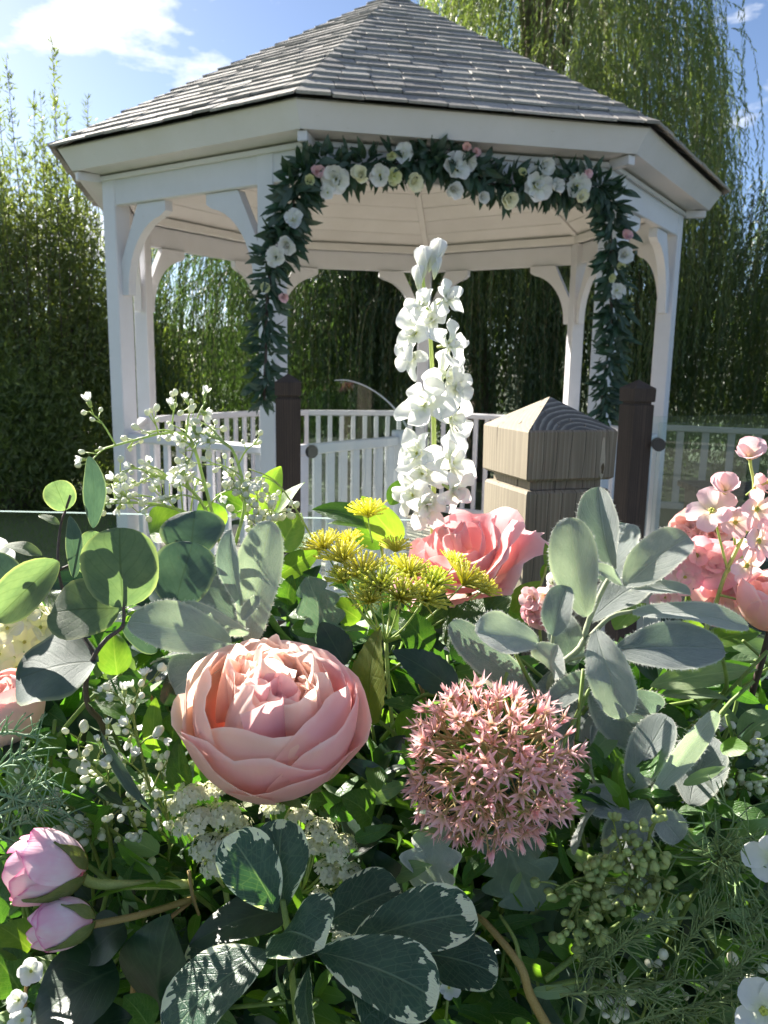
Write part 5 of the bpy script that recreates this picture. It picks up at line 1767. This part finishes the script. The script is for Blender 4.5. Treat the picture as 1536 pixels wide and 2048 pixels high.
# leaves of the centre
cl = sprig('serrated_leaf_sprig', 'green serrated leaves under the yellow umbel between rose and allium', 'leaf sprig', (860, 1450, .47))
stem(cl, [(880, 1480, .49), (850, 1400, .48), (830, 1330, .48)], .0014, .001, 'stem_tan')
for b, t, w, rl, m, sr in [((742, 1448, .465), (745, 1256, .46), 74, -15, 'olive', 10), ((912, 1385, .47), (790, 1296, .465), 74, 10, 'dark', 9), ((905, 1310, .505), (1016, 1180, .515), 100, -5, 'mid', 10), ((800, 1480, .46), (842, 1416, .445), 64, 20, 'green', 9),
                        ((860, 1300, .51), (800, 1220, .52), 70, 0, 'mid', 10), ((930, 1330, .49), (940, 1230, .50), 66, 10, 'mid', 9), ((690, 1330, .49), (640, 1240, .50), 70, 10, 'dark', 9), ((640, 1230, .53), (600, 1150, .535), 60, 10, 'mid', 9),
                        ((870, 1440, .475), (770, 1395, .47), 60, 20, 'mid', 9), ((760, 1560, .45), (800, 1470, .445), 60, 0, 'dark', 9), ((745, 1640, .43), (690, 1590, .42), 70, 10, 'mid', 9), ((720, 1240, .53), (660, 1200, .535), 60, 0, 'green', 9), ((850, 1260, .53), (880, 1170, .54), 80, 20, 'mid', 9), ((1000, 1300, .50), (960, 1200, .52), 70, 0, 'green', 9)]:
    leaf(cl, b, t, w, M[m], 'ovate', rl, fold=.16, bend=.05, curl=.12, serr=sr, wave=.03)
dm = sprig('silver_lobed_leaf', 'lobed silver leaf standing beside the yellow umbel', 'leaf', (650, 1290, .50))
stem(dm, [(672, 1330, .51), (665, 1290, .505)], .0012, .001, 'stem_sage')
leaf(dm, (668, 1295, .505), (615, 1155, .505), 95, M['dusty_dark'], 'oval', 15, lobes=4, fold=.15, bend=.05, wave=.05)
d2 = sprig('pale_lobed_leaf', 'pale silver lobed leaf below the allium on its left', 'leaf', (870, 1660, .43))
leaf(d2, (872, 1645, .425), (868, 1795, .405), 120, M['dusty'], 'oval', 0, lobes=3, fold=.25, bend=.06, curl=.1, wave=.06)
d3 = sprig('felted_lobed_leaf', 'grey green lobed leaf below the allium on its right', 'leaf', (1010, 1650, .44))
leaf(d3, (1000, 1645, .435), (1068, 1815, .415), 170, M['dusty_dark'], 'oval', 8, lobes=4, fold=.12, bend=.05, curl=.05, wave=.05)
d4 = sprig('veined_grey_leaf', 'dull grey veined leaf low at the bottom right of the variegated leaves', 'leaf', (1110, 2000, .43))
leaf(d4, (1085, 2020, .43), (1150, 1845, .425), 170, M['euc_dark'], 'round', 0, fold=.1, bend=.05, wave=.05)

# ================================================================== right side
lr = sprig('woolly_leaf_branch', 'many leaved woolly silver branch above the allium', 'leaf sprig', (1100, 1430, .49))
stem(lr, [(1080, 1450, .50), (1095, 1390, .48), (1110, 1340, .475), (1160, 1295, .475), (1178, 1240, .475), (1205, 1180, .48), (1228, 1140, .485)], .0024, .0014, 'stem_sage')
stem(lr, [(1165, 1290, .475), (1220, 1235, .475), (1270, 1222, .473)], .0016, .0012, 'stem_sage', 'side_stem')
stem(lr, [(1130, 1322, .475), (1190, 1305, .47), (1235, 1298, .465)], .0015, .0011, 'stem_sage', 'side_stem')
stem(lr, [(1110, 1340, .475), (1105, 1290, .47), (1107, 1265, .468)], .0013, .001, 'stem_sage', 'side_stem')
LR = [((1172, 1234, .468), (1138, 1036, .462), 92, 'ear', 10, .10, .03), ((1230, 1138, .478), (1192, 976, .470), 76, 'ear_dark', -12, .25, .05), ((1214, 1168, .495), (1248, 1044, .50), 100, 'ear_dark', 0, .1, .05), ((1248, 1172, .478), (1376, 1070, .472), 86, 'ear', 12, .14, .05),
      ((1258, 1182, .472), (1382, 1182, .466), 50, 'ear', -25, .2, .05), ((1265, 1226, .470), (1500, 1246, .455), 64, 'ear', -22, .15, .05), ((1230, 1300, .462), (1450, 1296, .448), 94, 'ear_dark', 6, .10, .03), ((1192, 1260, .455), (1246, 1434, .430), 86, 'ear', -12, .12, .05),
      ((1086, 1404, .474), (902, 1248, .466), 72, 'ear_dark', -24, .15, .05), ((1076, 1288, .462), (954, 1262, .452), 74, 'ear', 8, .12, .05), ((1106, 1272, .466), (1132, 1172, .462), 62, 'ear_dark', 8, .15, .05), ((1104, 1345, .456), (1106, 1296, .446), 62, 'ear', 10, .2, .2),
      ((1192, 1346, .465), (1098, 1410, .455), 54, 'ear_dark', -20, .15, .05), ((1185, 1350, .466), (1292, 1494, .452), 104, 'ear_dark', 8, .10, .05), ((1245, 1172, .468), (1186, 1130, .460), 36, 'ear', 35, .2, .1), ((1275, 1380, .475), (1322, 1420, .475), 46, 'ear_dark', 20, .1, .05),
      ((1190, 1420, .475), (1130, 1500, .465), 80, 'ear_dark', 0, .1, .05), ((1180, 1240, .49), (1290, 1160, .50), 70, 'ear_dark', 0, .1, .05), ((1150, 1330, .485), (1120, 1230, .49), 70, 'ear_dark', 10, .1, .05), ((1150, 1420, .47), (1080, 1360, .48), 90, 'ear_dark', 0, .1, .05)]
for b, t, w, m, rl, fo_, cu_ in LR:
    leaf(lr, b, t, w, M[m], 'ear', rl, fuzz=True, fold=fo_ + .1, bend=.05, curl=cu_, wave=.05, twist=random.uniform(-.5, .5), nu=9, nv=15)
lb = sprig('woolly_leaf_cluster', 'lower woolly grey leaves to the right of the allium', 'leaf sprig', (1250, 1700, .45))
stem(lb, [(1240, 1780, .47), (1262, 1680, .45), (1270, 1600, .445), (1300, 1560, .445)], .002, .0014, 'stem_sage')
for b, t, w, m, rl, fo_, cu_ in [((1262, 1585, .44), (1332, 1432, .435), 80, 'ear_dark', 10, .12, .05), ((1300, 1596, .428), (1418, 1412, .424), 52, 'ear', 66, .2, -.15), ((1378, 1610, .455), (1420, 1470, .455), 108, 'ear_dark', 0, .1, .05), ((1280, 1625, .44), (1166, 1600, .432), 64, 'ear_dark', 10, .12, .05),
                              ((1292, 1600, .43), (1232, 1735, .42), 92, 'ear_dark', -6, .1, .05), ((1312, 1625, .425), (1362, 1680, .415), 66, 'ear', -20, .25, .1), ((1190, 1615, .425), (1145, 1708, .415), 46, 'ear', 40, .2, .05), ((1180, 1720, .44), (1316, 1815, .435), 100, 'ear_dark', 0, .1, .05), ((1185, 1450, .462), (1190, 1580, .445), 44, 'ear', 60, .2, .05), ((1440, 1600, .44), (1420, 1560, .43), 30, 'ear', 0, .2, .05)]:
    leaf(lb, b, t, w, M[m], 'ear', rl, fuzz=True, fold=fo_, bend=.05, curl=cu_, wave=.03, nu=9, nv=15)

sg = sprig('sage_leaf_spray', 'long pale green pointed leaves at the right behind the woolly branch', 'leaf sprig', (1330, 1400, .50))
stem(sg, [(1290, 1450, .52), (1310, 1385, .505), (1360, 1365, .50), (1420, 1350, .50)], .0014, .001, 'stem_lime')
for b, t, w, rl, m in [((1300, 1372, .495), (1520, 1332, .485), 52, 15, 'sagegreen'), ((1320, 1392, .49), (1456, 1388, .48), 48, -25, 'sagegreen'), ((1400, 1290, .52), (1526, 1258, .52), 46, 10, 'green'), ((1440, 1372, .50), (1525, 1408, .50), 28, 20, 'mid'), ((1290, 1420, .50), (1380, 1450, .49), 50, 0, 'mid'), ((1420, 1280, .54), (1340, 1250, .54), 46, 0, 'green'),
                    ((1330, 1500, .47), (1400, 1470, .46), 60, 10, 'mid'), ((1480, 1480, .48), (1560, 1420, .48), 60, 0, 'sagegreen'), ((1400, 1420, .50), (1480, 1440, .49), 40, 0, 'sagegreen')]:
    leaf(sg, b, t, w, M[m], 'lance', rl, fold=.2, bend=.05, curl=.1, wave=.03)
tn = sprig('small_lime_leaves', 'small lime leaves at the foot of the pale post', 'leaf sprig', (1060, 1240, .56))
stem(tn, [(1050, 1290, .58), (1062, 1220, .57), (1085, 1160, .57), (1100, 1110, .57)], .0013, .0008, 'stem_lime')
for b, t, w, rl in [((1025, 1225, .57), (1078, 1160, .565), 46, 15), ((1110, 1150, .57), (1090, 1086, .57), 26, 20), ((1085, 1160, .575), (1098, 1118, .575), 24, -20), ((1060, 1250, .58), (1012, 1215, .58), 44, 10), ((1230, 1260, .52), (1290, 1200, .53), 46, 0)]:
    leaf(tn, b, t, w, M['lime'], 'lance', rl, fold=.2, bend=.05, curl=.1)
sp = sprig('pink_blossom_cluster', 'small white and coral blossoms beside the foot of the pale post', 'blossom', (1080, 1290, .54))
stem(sp, [(1085, 1320, .55), (1080, 1250, .545), (1090, 1190, .545)], .0012, .0008, 'stem_lime')
br = random.Random(31)
bl = [petal_mesh('petal', M['blossom'], 'petal', .85, .25, .12, .06, s, 6, 7) for s in range(3)]
mg = [petal_mesh('petal', M['magenta'], 'petal', .95, .25, .12, .08, s, 6, 7) for s in range(3)]
ph_ = [petal_mesh('petal', M['peach'], 'petal', 1.0, .4, .05, .10, s, 6, 7) for s in range(3)]
for x, y, s, pm in [(1105, 1165, 30, wp), (1092, 1190, 28, bl), (1068, 1198, 28, bl), (1075, 1238, 30, ph_), (1065, 1225, 26, mg), (1088, 1250, 26, mg), (1110, 1190, 24, bl)]:
    floret(sp, at(x, y, .538), (br.gauss(0, .5), -1, br.gauss(.2, .4)), px2m(s, .54), pm, 6, 35, br, inner=3)

ps = sprig('blossom_spray', 'pale pink blossom spray on lime stems at the right edge', 'blossom', (1440, 1290, .50))
stem(ps, [(1370, 1330, .51), (1420, 1240, .505), (1450, 1150, .50), (1490, 1060, .498), (1508, 980, .497), (1500, 925, .496)], .0016, .0009, 'stem_lime')
for pts in [[(1470, 1090, .499), (1465, 1030, .497), (1452, 990, .496)], [(1480, 1080, .499), (1510, 1040, .495), (1530, 1010, .493)], [(1455, 1140, .50), (1440, 1080, .497), (1430, 1040, .495)], [(1450, 1150, .50), (1490, 1110, .495), (1520, 1095, .49)], [(1440, 1190, .50), (1480, 1200, .495)]]:
    stem(ps, pts, .0009, .0007, 'stem_lime', 'side_stem', 5)
for x, y, s, ax, az, tl in [(1500, 918, 44, -.5, .9, 62), (1450, 985, 42, -.4, .8, 60), (1508, 978, 36, .5, .8, 62), (1512, 1018, 44, .2, .1, 18), (1424, 1022, 48, -.5, .5, 12), (1515, 1082, 46, .4, .2, 20), (1470, 1045, 36, -.1, .2, 25), (1538, 1055, 40, .3, .3, 25), (1492, 1130, 42, .2, -.1, 20), (1535, 965, 34, .5, .5, 40)]:
    floret(ps, at(x, y, .49 + br.uniform(-.006, .004)), (ax, -.7, az), px2m(s, .49), bl, 5, tl, br, eyes=.13, tail=.6)
hp = sprig('pink_stock_cluster', 'bright pink ruffled blossoms under the pale blossom spray', 'blossom', (1430, 1260, .52))
stem(hp, [(1400, 1320, .53), (1420, 1220, .525), (1425, 1150, .52)], .0016, .0012, 'stem_lime')
for x, y, s, pm, ax in [(1425, 1130, 58, mg, -.2), (1395, 1110, 46, mg, -.4), (1465, 1115, 46, bl, .3), (1440, 1165, 44, mg, 0), (1480, 1160, 46, bl, .4), (1370, 1155, 36, mg, -.4), (1455, 1200, 48, bl, .2), (1420, 1210, 42, ph_, -.2), (1330, 1195, 30, mg, -.3), (1500, 1190, 40, ph_, .3)]:
    floret(hp, at(x, y, .515), (ax, -1, br.uniform(-.1, .5)), px2m(s, .515), pm, 5, 18, br, inner=3)
pc = sprig('peach_carnation', 'frilly peach carnation behind the pink blossoms', 'carnation', (1385, 1160, .54))
stem(pc, [(1370, 1240, .56), (1382, 1150, .545), (1388, 1085, .54)], .002, .0018)
for x, y, s, ax, az in [(1380, 1062, 46, -.3, .6), (1362, 1085, 38, -.6, .3), (1410, 1078, 42, .2, .3), (1395, 1098, 40, 0, 0), (1430, 1065, 34, .4, .5)]:
    floret(pc, at(x, y, .535), (ax, -.8, az), px2m(s, .535), ph_, 8, 35, br, inner=6)
pr = sprig('pink_peony', 'pink peony cut by the right edge', 'peony', (1540, 1260, .48))
rose(pr, (1543, 1196, .48), 128, (-.1, -.2, 1), [(5, 1.0, 120, 0, .02, 58), (5, .9, 130, 0, .02, 58)], 5, M['rose'], M['rose'], seed=5, squash=1.05, ztop=.6)
stem(pr, [(1500, 1400, .52), (1530, 1300, .49), (1542, 1250, .485)], .0022, .002, 'stem_brown')

# ================================================================== lower front
def bud(root, c, dpx, axis, seed, sq=1.25):
    rose(root, c, dpx, axis, [(3, 1.0, 112, .05, .05, 66), (3, .95, 130, .03, .05, 66), (3, .88, 148, .0, .04, 70)], 0, M['bud'], M['bud'], seed=seed, squash=sq)
    C = at(*c); R = px2m(dpx, c[2]) / 2
    ax = Vector(axis).normalized()
    Mx = frame(C, ax.orthogonal(), ax)
    for k in range(4):
        P, UV = petal_cup(1.05, k * 1.57 + .5, R_(38), R_(4), R_(78 + 22 * (k % 2)), sq, .05, .04, k, 7, 10, point=.92)
        q = Geo(); q.grid(P, UV)
        q.V = list(np.array(q.V) @ np.array((Mx @ Matrix.Scale(R, 4)).to_3x3()).T + np.array(C))
        q.world('sepal', M['calyx'], root)


b1 = sprig('peony_bud', 'larger pink peony bud pointing out of the left edge', 'peony bud', (200, 1770, .40))
bud(b1, (82, 1735, .385), 138, (-1, -.15, .18), 3)
stem(b1, [(385, 1768, .42), (290, 1770, .41), (195, 1768, .40), (160, 1752, .392)], .0024, .0026, 'stem_lime')
b2_ = sprig('peony_bud', 'smaller pale pink peony bud just below the larger bud', 'peony bud', (200, 1850, .39))
bud(b2_, (116, 1848, .375), 100, (-1, -.1, -.08), 6, 1.4)
stem(b2_, [(390, 1796, .42), (290, 1828, .40), (195, 1848, .385), (165, 1850, .38)], .0017, .0019, 'stem_tan')
stem(b2_, [(378, 1740, .42), (385, 1790, .415), (398, 1830, .415)], .0011, .0008, 'stem_tan', 'side_stem')
bg = sprig('camellia_leaf_sprig', 'dark glossy leaves in the bottom left corner', 'leaf sprig', (240, 1980, .40))
stem(bg, [(260, 2080, .41), (270, 1940, .40), (290, 1880, .40), (385, 1800, .42)], .0015, .0011, 'stem_tan')
for b, t, w, rl, m in [((235, 1940, .385), (55, 2040, .365), 150, 8, 'dark'), ((320, 2020, .39), (330, 1835, .385), 140, -6, 'dark'), ((250, 1850, .40), (160, 1925, .39), 90, 15, 'dark'), ((575, 1820, .395), (375, 1880, .385), 84, 10, 'dark'), ((362, 1775, .41), (175, 1790, .398), 50, 40, 'green'), ((60, 1900, .40), (0, 1850, .40), 80, 0, 'green'),
                    ((40, 1980, .39), (-20, 1900, .39), 90, 0, 'mid'), ((420, 1990, .41), (400, 1890, .41), 110, 0, 'dark'), ((150, 2080, .37), (260, 2030, .37), 80, 0, 'dark'), ((300, 2060, .38), (250, 1990, .38), 80, 20, 'mid'), ((120, 1960, .41), (60, 1920, .41), 70, 20, 'sagegreen'), ((700, 1700, .43), (760, 1640, .43), 100, 0, 'dark'), ((780, 1800, .42), (740, 1700, .42), 110, 0, 'dark')]:
    leaf(bg, b, t, w, M[m], 'ovate', rl, fold=.12, bend=.06, curl=.08, wave=.025, nv=15)
bs_ = sprig('white_blossom_stem', 'small white blossoms at the bottom left corner', 'blossom', (60, 2060, .38))
stem(bs_, [(60, 2090, .385), (50, 2000, .38), (62, 1930, .378)], .0011, .0008, 'stem_tan')
for x, y, s in [(62, 1942, 34), (38, 2000, 26), (45, 2040, 30)]:
    floret(bs_, at(x, y, .376), (br.gauss(0, .4), -.8, .5), px2m(s, .376), wp, 5, 40, br)

va = sprig('variegated_sprig', 'variegated sprig of dark green cream edged leaves at the bottom centre', 'leaf sprig', (580, 1960, .37))
stem(va, [(600, 2090, .40), (585, 1960, .385), (575, 1862, .375), (565, 1800, .375)], .0018, .0014, 'stem_green')
VA = [((556, 1826, .372), (466, 1672, .368), 118, 10, .06), ((572, 1815, .378), (556, 1644, .382), 116, -8, .08), ((562, 1868, .366), (640, 1880, .345), 130, -12, .35), ((545, 1898, .362), (318, 2070, .345), 140, 8, .12), ((630, 1902, .362), (876, 1985, .345), 140, -6, .12), ((690, 1895, .385), (942, 1815, .372), 122, 10, .18),
      ((790, 1905, .40), (994, 1935, .385), 104, -6, .12), ((620, 1925, .372), (612, 2070, .355), 60, 30, .2), ((640, 1880, .385), (560, 1960, .38), 60, 30, .2), ((640, 1860, .40), (790, 1770, .395), 110, 10, .12), ((700, 1960, .40), (820, 2070, .385), 110, 0, .1), ((470, 1900, .40), (370, 1950, .39), 90, 0, .1)]
for i, (b, t, w, rl, fo_) in enumerate(VA):
    leaf(va, b, t, w, M['pitto'], 'pitto', rl, fold=fo_, bend=.07, curl=.12, wave=.035, nu=9, nv=17)

lw = lambda i: umbellet_data('umbellet_w%d' % (i % 3), [M['lace'], M['stem_lime']], 34, .85, .25, .8, 10 + i % 3, True)
lx = random.Random(14)
la = sprig('lace_flower', 'cream lace flower head tucked under the left side of the large rose', 'lace flower', (440, 1780, .43))
umbel(la, (450, 1775, .43), [(x, y, d, s) for x, y, d, s in [(385, 1600, .42, 78), (430, 1590, .425, 70), (400, 1650, .415, 84), (450, 1640, .42, 84), (415, 1700, .415, 78), (370, 1660, .42, 60), (455, 1695, .415, 70), (430, 1735, .412, 64), (475, 1660, .425, 62), (365, 1620, .425, 60)]], .0015, 'stem_lime', lw, [(450, 1775, .43), (470, 1900, .45)])
lc = sprig('lace_flower', 'white lace flower head trailing below the right side of the large rose', 'lace flower', (660, 1860, .42))
umbel(lc, (600, 1790, .43), [(x, y, d, s) for x, y, d, s in [(550, 1625, .43, 66), (600, 1640, .43, 70), (640, 1670, .425, 74), (625, 1700, .425, 66), (670, 1710, .42, 76), (690, 1690, .425, 50), (655, 1750, .42, 70), (700, 1760, .415, 76), (735, 1790, .412, 70), (700, 1820, .41, 70), (680, 1860, .405, 56), (740, 1825, .41, 56), (640, 1800, .415, 56)]], .0014, 'stem_lime', lw, [(600, 1790, .43), (600, 1900, .45)])

# green berries
def berries(root, mains, seed, n, reach):
    r = random.Random(seed); g = Geo(); bd = ball_data('berry', M['berry'], 1, 1.35, 8, 6)
    ends = []
    for pts in mains:
        W = g.tube([at(*p) for p in pts], .0011, .0007, 6)
        for q in range(n):
            k = int((.2 + .8 * (q + r.random()) / n) * (len(W) - 1))
            p = Vector(W[k])
            d = Vector((r.gauss(0, .8), r.gauss(-.4, .6), r.gauss(0, .8))).normalized()
            e = p + d * reach * r.uniform(.45, 1)
            g.tube([p, (p + e) / 2 + Vector((0, 0, .001)), e], .0006, .0005, 4, smoothn=2)
            for z in range(3):
                d2 = (d + Vector((r.gauss(0, .6), r.gauss(0, .6), r.gauss(0, .6)))).normalized()
                e2 = e + d2 * .0035
                g.tube([e, e2], .0004, .0004, 4, smoothn=1)
                ends.append((e2, d2))
    g.world('stem', M['stem_green'], root)
    for e, d in ends:
        place('berry', bd, root, e, d, .0019 * r.uniform(.75, 1.2))


be = sprig('berry_spray', 'spray of tiny green berries below the grey lobed leaf', 'berries', (1150, 1900, .41))
berries(be, [[(1240, 1760, .42), (1160, 1760, .41), (1110, 1780, .405)], [(1200, 1740, .415), (1160, 1800, .405), (1150, 1870, .40)], [(1180, 1760, .415), (1190, 1830, .405), (1200, 1880, .40)]], 3, 13, .013)
bf = sprig('berry_spray', 'spray of tiny green berries in front of the lower woolly leaves', 'berries', (1290, 1820, .41))
berries(bf, [[(1260, 1740, .41), (1240, 1690, .405), (1225, 1660, .40)], [(1270, 1740, .41), (1295, 1690, .405), (1300, 1655, .40)], [(1270, 1740, .41), (1310, 1770, .405), (1315, 1810, .40)], [(1265, 1740, .41), (1255, 1770, .405), (1250, 1790, .40)]], 4, 10, .012)

# nigella head and feathery foliage
ni = sprig('nigella', 'spidery yellow green nigella head at the lower right', 'nigella', (1440, 1850, .42))
NC_ = at(1440, 1715, .41)
g = Geo(); nr_ = random.Random(6)
for i in range(90):
    d = Vector((nr_.gauss(.25, .6), nr_.gauss(-.4, .6), nr_.gauss(.15, .6))).normalized()
    L = nr_.uniform(.010, .017)
    g.tube([NC_, NC_ + d * L * .6, NC_ + d * L + Vector((0, 0, nr_.gauss(0, .002)))], .00075, .0005, 4, smoothn=2)
g.world('boss', M['yellow' if False else 'greenbud'], ni)
g = Geo()
for i in range(34):
    d = Vector((nr_.gauss(0, 1), nr_.gauss(-.3, .5), nr_.gauss(-.1, .9))).normalized()
    L = nr_.uniform(.022, .042)
    bnd = Vector((nr_.gauss(0, .006), nr_.gauss(0, .006), nr_.gauss(.002, .006)))
    W = g.tube([NC_, NC_ + d * L * .5 + bnd, NC_ + d * L - bnd], .0006, .0003, 4, smoothn=4)
    for q in range(3):
        p = Vector(W[nr_.randint(2, len(W) - 1)]); e = p + (d + Vector((nr_.gauss(0, .7), nr_.gauss(0, .7), nr_.gauss(0, .7)))).normalized() * .012
        g.tube([p, (p + e) / 2, e], .0004, .0003, 4, smoothn=1)
g.world('bract', M['thread'], ni)
stem(ni, [(1330, 1900, .44), (1380, 1800, .43), (1435, 1730, .415)], .0016, .0014)
fx = sprig('feathery_foliage', 'feathery green foliage in the bottom right corner', 'foliage sprig', (1360, 2060, .40))
g = Geo()
for (x0, y0, x1, y1) in [(1180, 1990, 1480, 1960), (1250, 2050, 1560, 1990), (1200, 1930, 1330, 1840), (1330, 1960, 1420, 1830), (1420, 1990, 1560, 1880), (1120, 1990, 1330, 2000), (1300, 2060, 1420, 2030), (1440, 2060, 1560, 2030), (1150, 1950, 1260, 1880), (1480, 1900, 1560, 1780)]:
    dd = nr_.uniform(.385, .41)
    W = g.tube([at(x0, y0, dd), at((x0 + x1) / 2, (y0 + y1) / 2 - 12, dd - .008), at(x1, y1, dd - .01)], .0009, .0004, 5, smoothn=8)
    for k in range(1, len(W)):
        for q in range(4):
            tgd = Vector(W[k]) - Vector(W[k - 1]); tgd.normalize()
            d = (tgd * nr_.uniform(.4, 1.2) + Vector((nr_.gauss(0, .8), nr_.gauss(0, .5), nr_.gauss(0, .8)))).normalized()
            L = nr_.uniform(.006, .017)
            p = Vector(W[k])
            g.tube([p, p + d * L * .5 + Vector((0, 0, .001)), p + d * L], .00045, .00025, 4, smoothn=2)
g.world('frond', M['thread'], fx)
wb = sprig('white_flower', 'white flower petals at the right edge beside the nigella', 'flower', (1545, 1720, .40))
floret(wb, at(1545, 1712, .395), (-.4, -.8, .2), px2m(58, .395), wp, 5, 30, br)
wc = sprig('white_flower', 'white flower petals in the bottom right corner', 'flower', (1525, 2050, .38))
floret(wc, at(1526, 2020, .375), (-.2, -.8, .4), px2m(74, .375), wp, 5, 35, br)
wd = sprig('white_berry_spray', 'loose spray of white buds near the bottom right corner', 'waxflower', (1330, 2070, .41))
wax_spray(wd, [[(1250, 2090, .42), (1290, 2020, .41), (1280, 1960, .405)], [(1330, 2090, .42), (1440, 2010, .41), (1470, 1930, .40)], [(1250, 2090, .42), (1220, 2020, .41)]], .0010, 5, .017, 3, 'stem_green', 9, 'waxbud', .0022, .1, .004)
wg = sprig('white_bud_spray', 'spray of white buds at the right edge above the nigella', 'waxflower', (1500, 1620, .46))
wax_spray(wg, [[(1440, 1620, .48), (1480, 1540, .47), (1510, 1460, .465)], [(1450, 1620, .48), (1500, 1570, .465), (1540, 1530, .46)]], .0010, 8, .018, 4, 'stem_green', 19, 'waxbud', .0019, .15, .004)
we = sprig('tiny_white_flower', 'tiny white flower between the variegated leaves and the yellow twig', 'flower', (900, 2010, .40))
stem(we, [(890, 2060, .41), (895, 2000, .395)], .0009, .0007)
floret(we, at(898, 1975, .388), (0, -.8, .5), px2m(24, .388), wp, 5, 35, br)
tw = sprig('yellow_green_twig', 'thick yellow green twig at the bottom beside the variegated leaves', 'twig', (1080, 2070, .40))
stem(tw, [(1110, 2080, .40), (1060, 1990, .395), (1040, 1930, .395), (975, 1850, .41), (950, 1830, .42)], .0026, .0015, 'stem_tan')
stem(tw, [(1042, 1935, .395), (1030, 1880, .40), (1000, 1830, .41)], .0013, .0008, 'stem_green', 'side_stem')
stem(tw, [(1090, 1975, .40), (1180, 1960, .405), (1290, 1990, .405)], .0016, .0012, 'stem_green', 'side_stem')
stem(tw, [(1090, 1960, .40), (1180, 1890, .41), (1280, 1820, .42)], .0016, .0012, 'stem_green', 'side_stem')
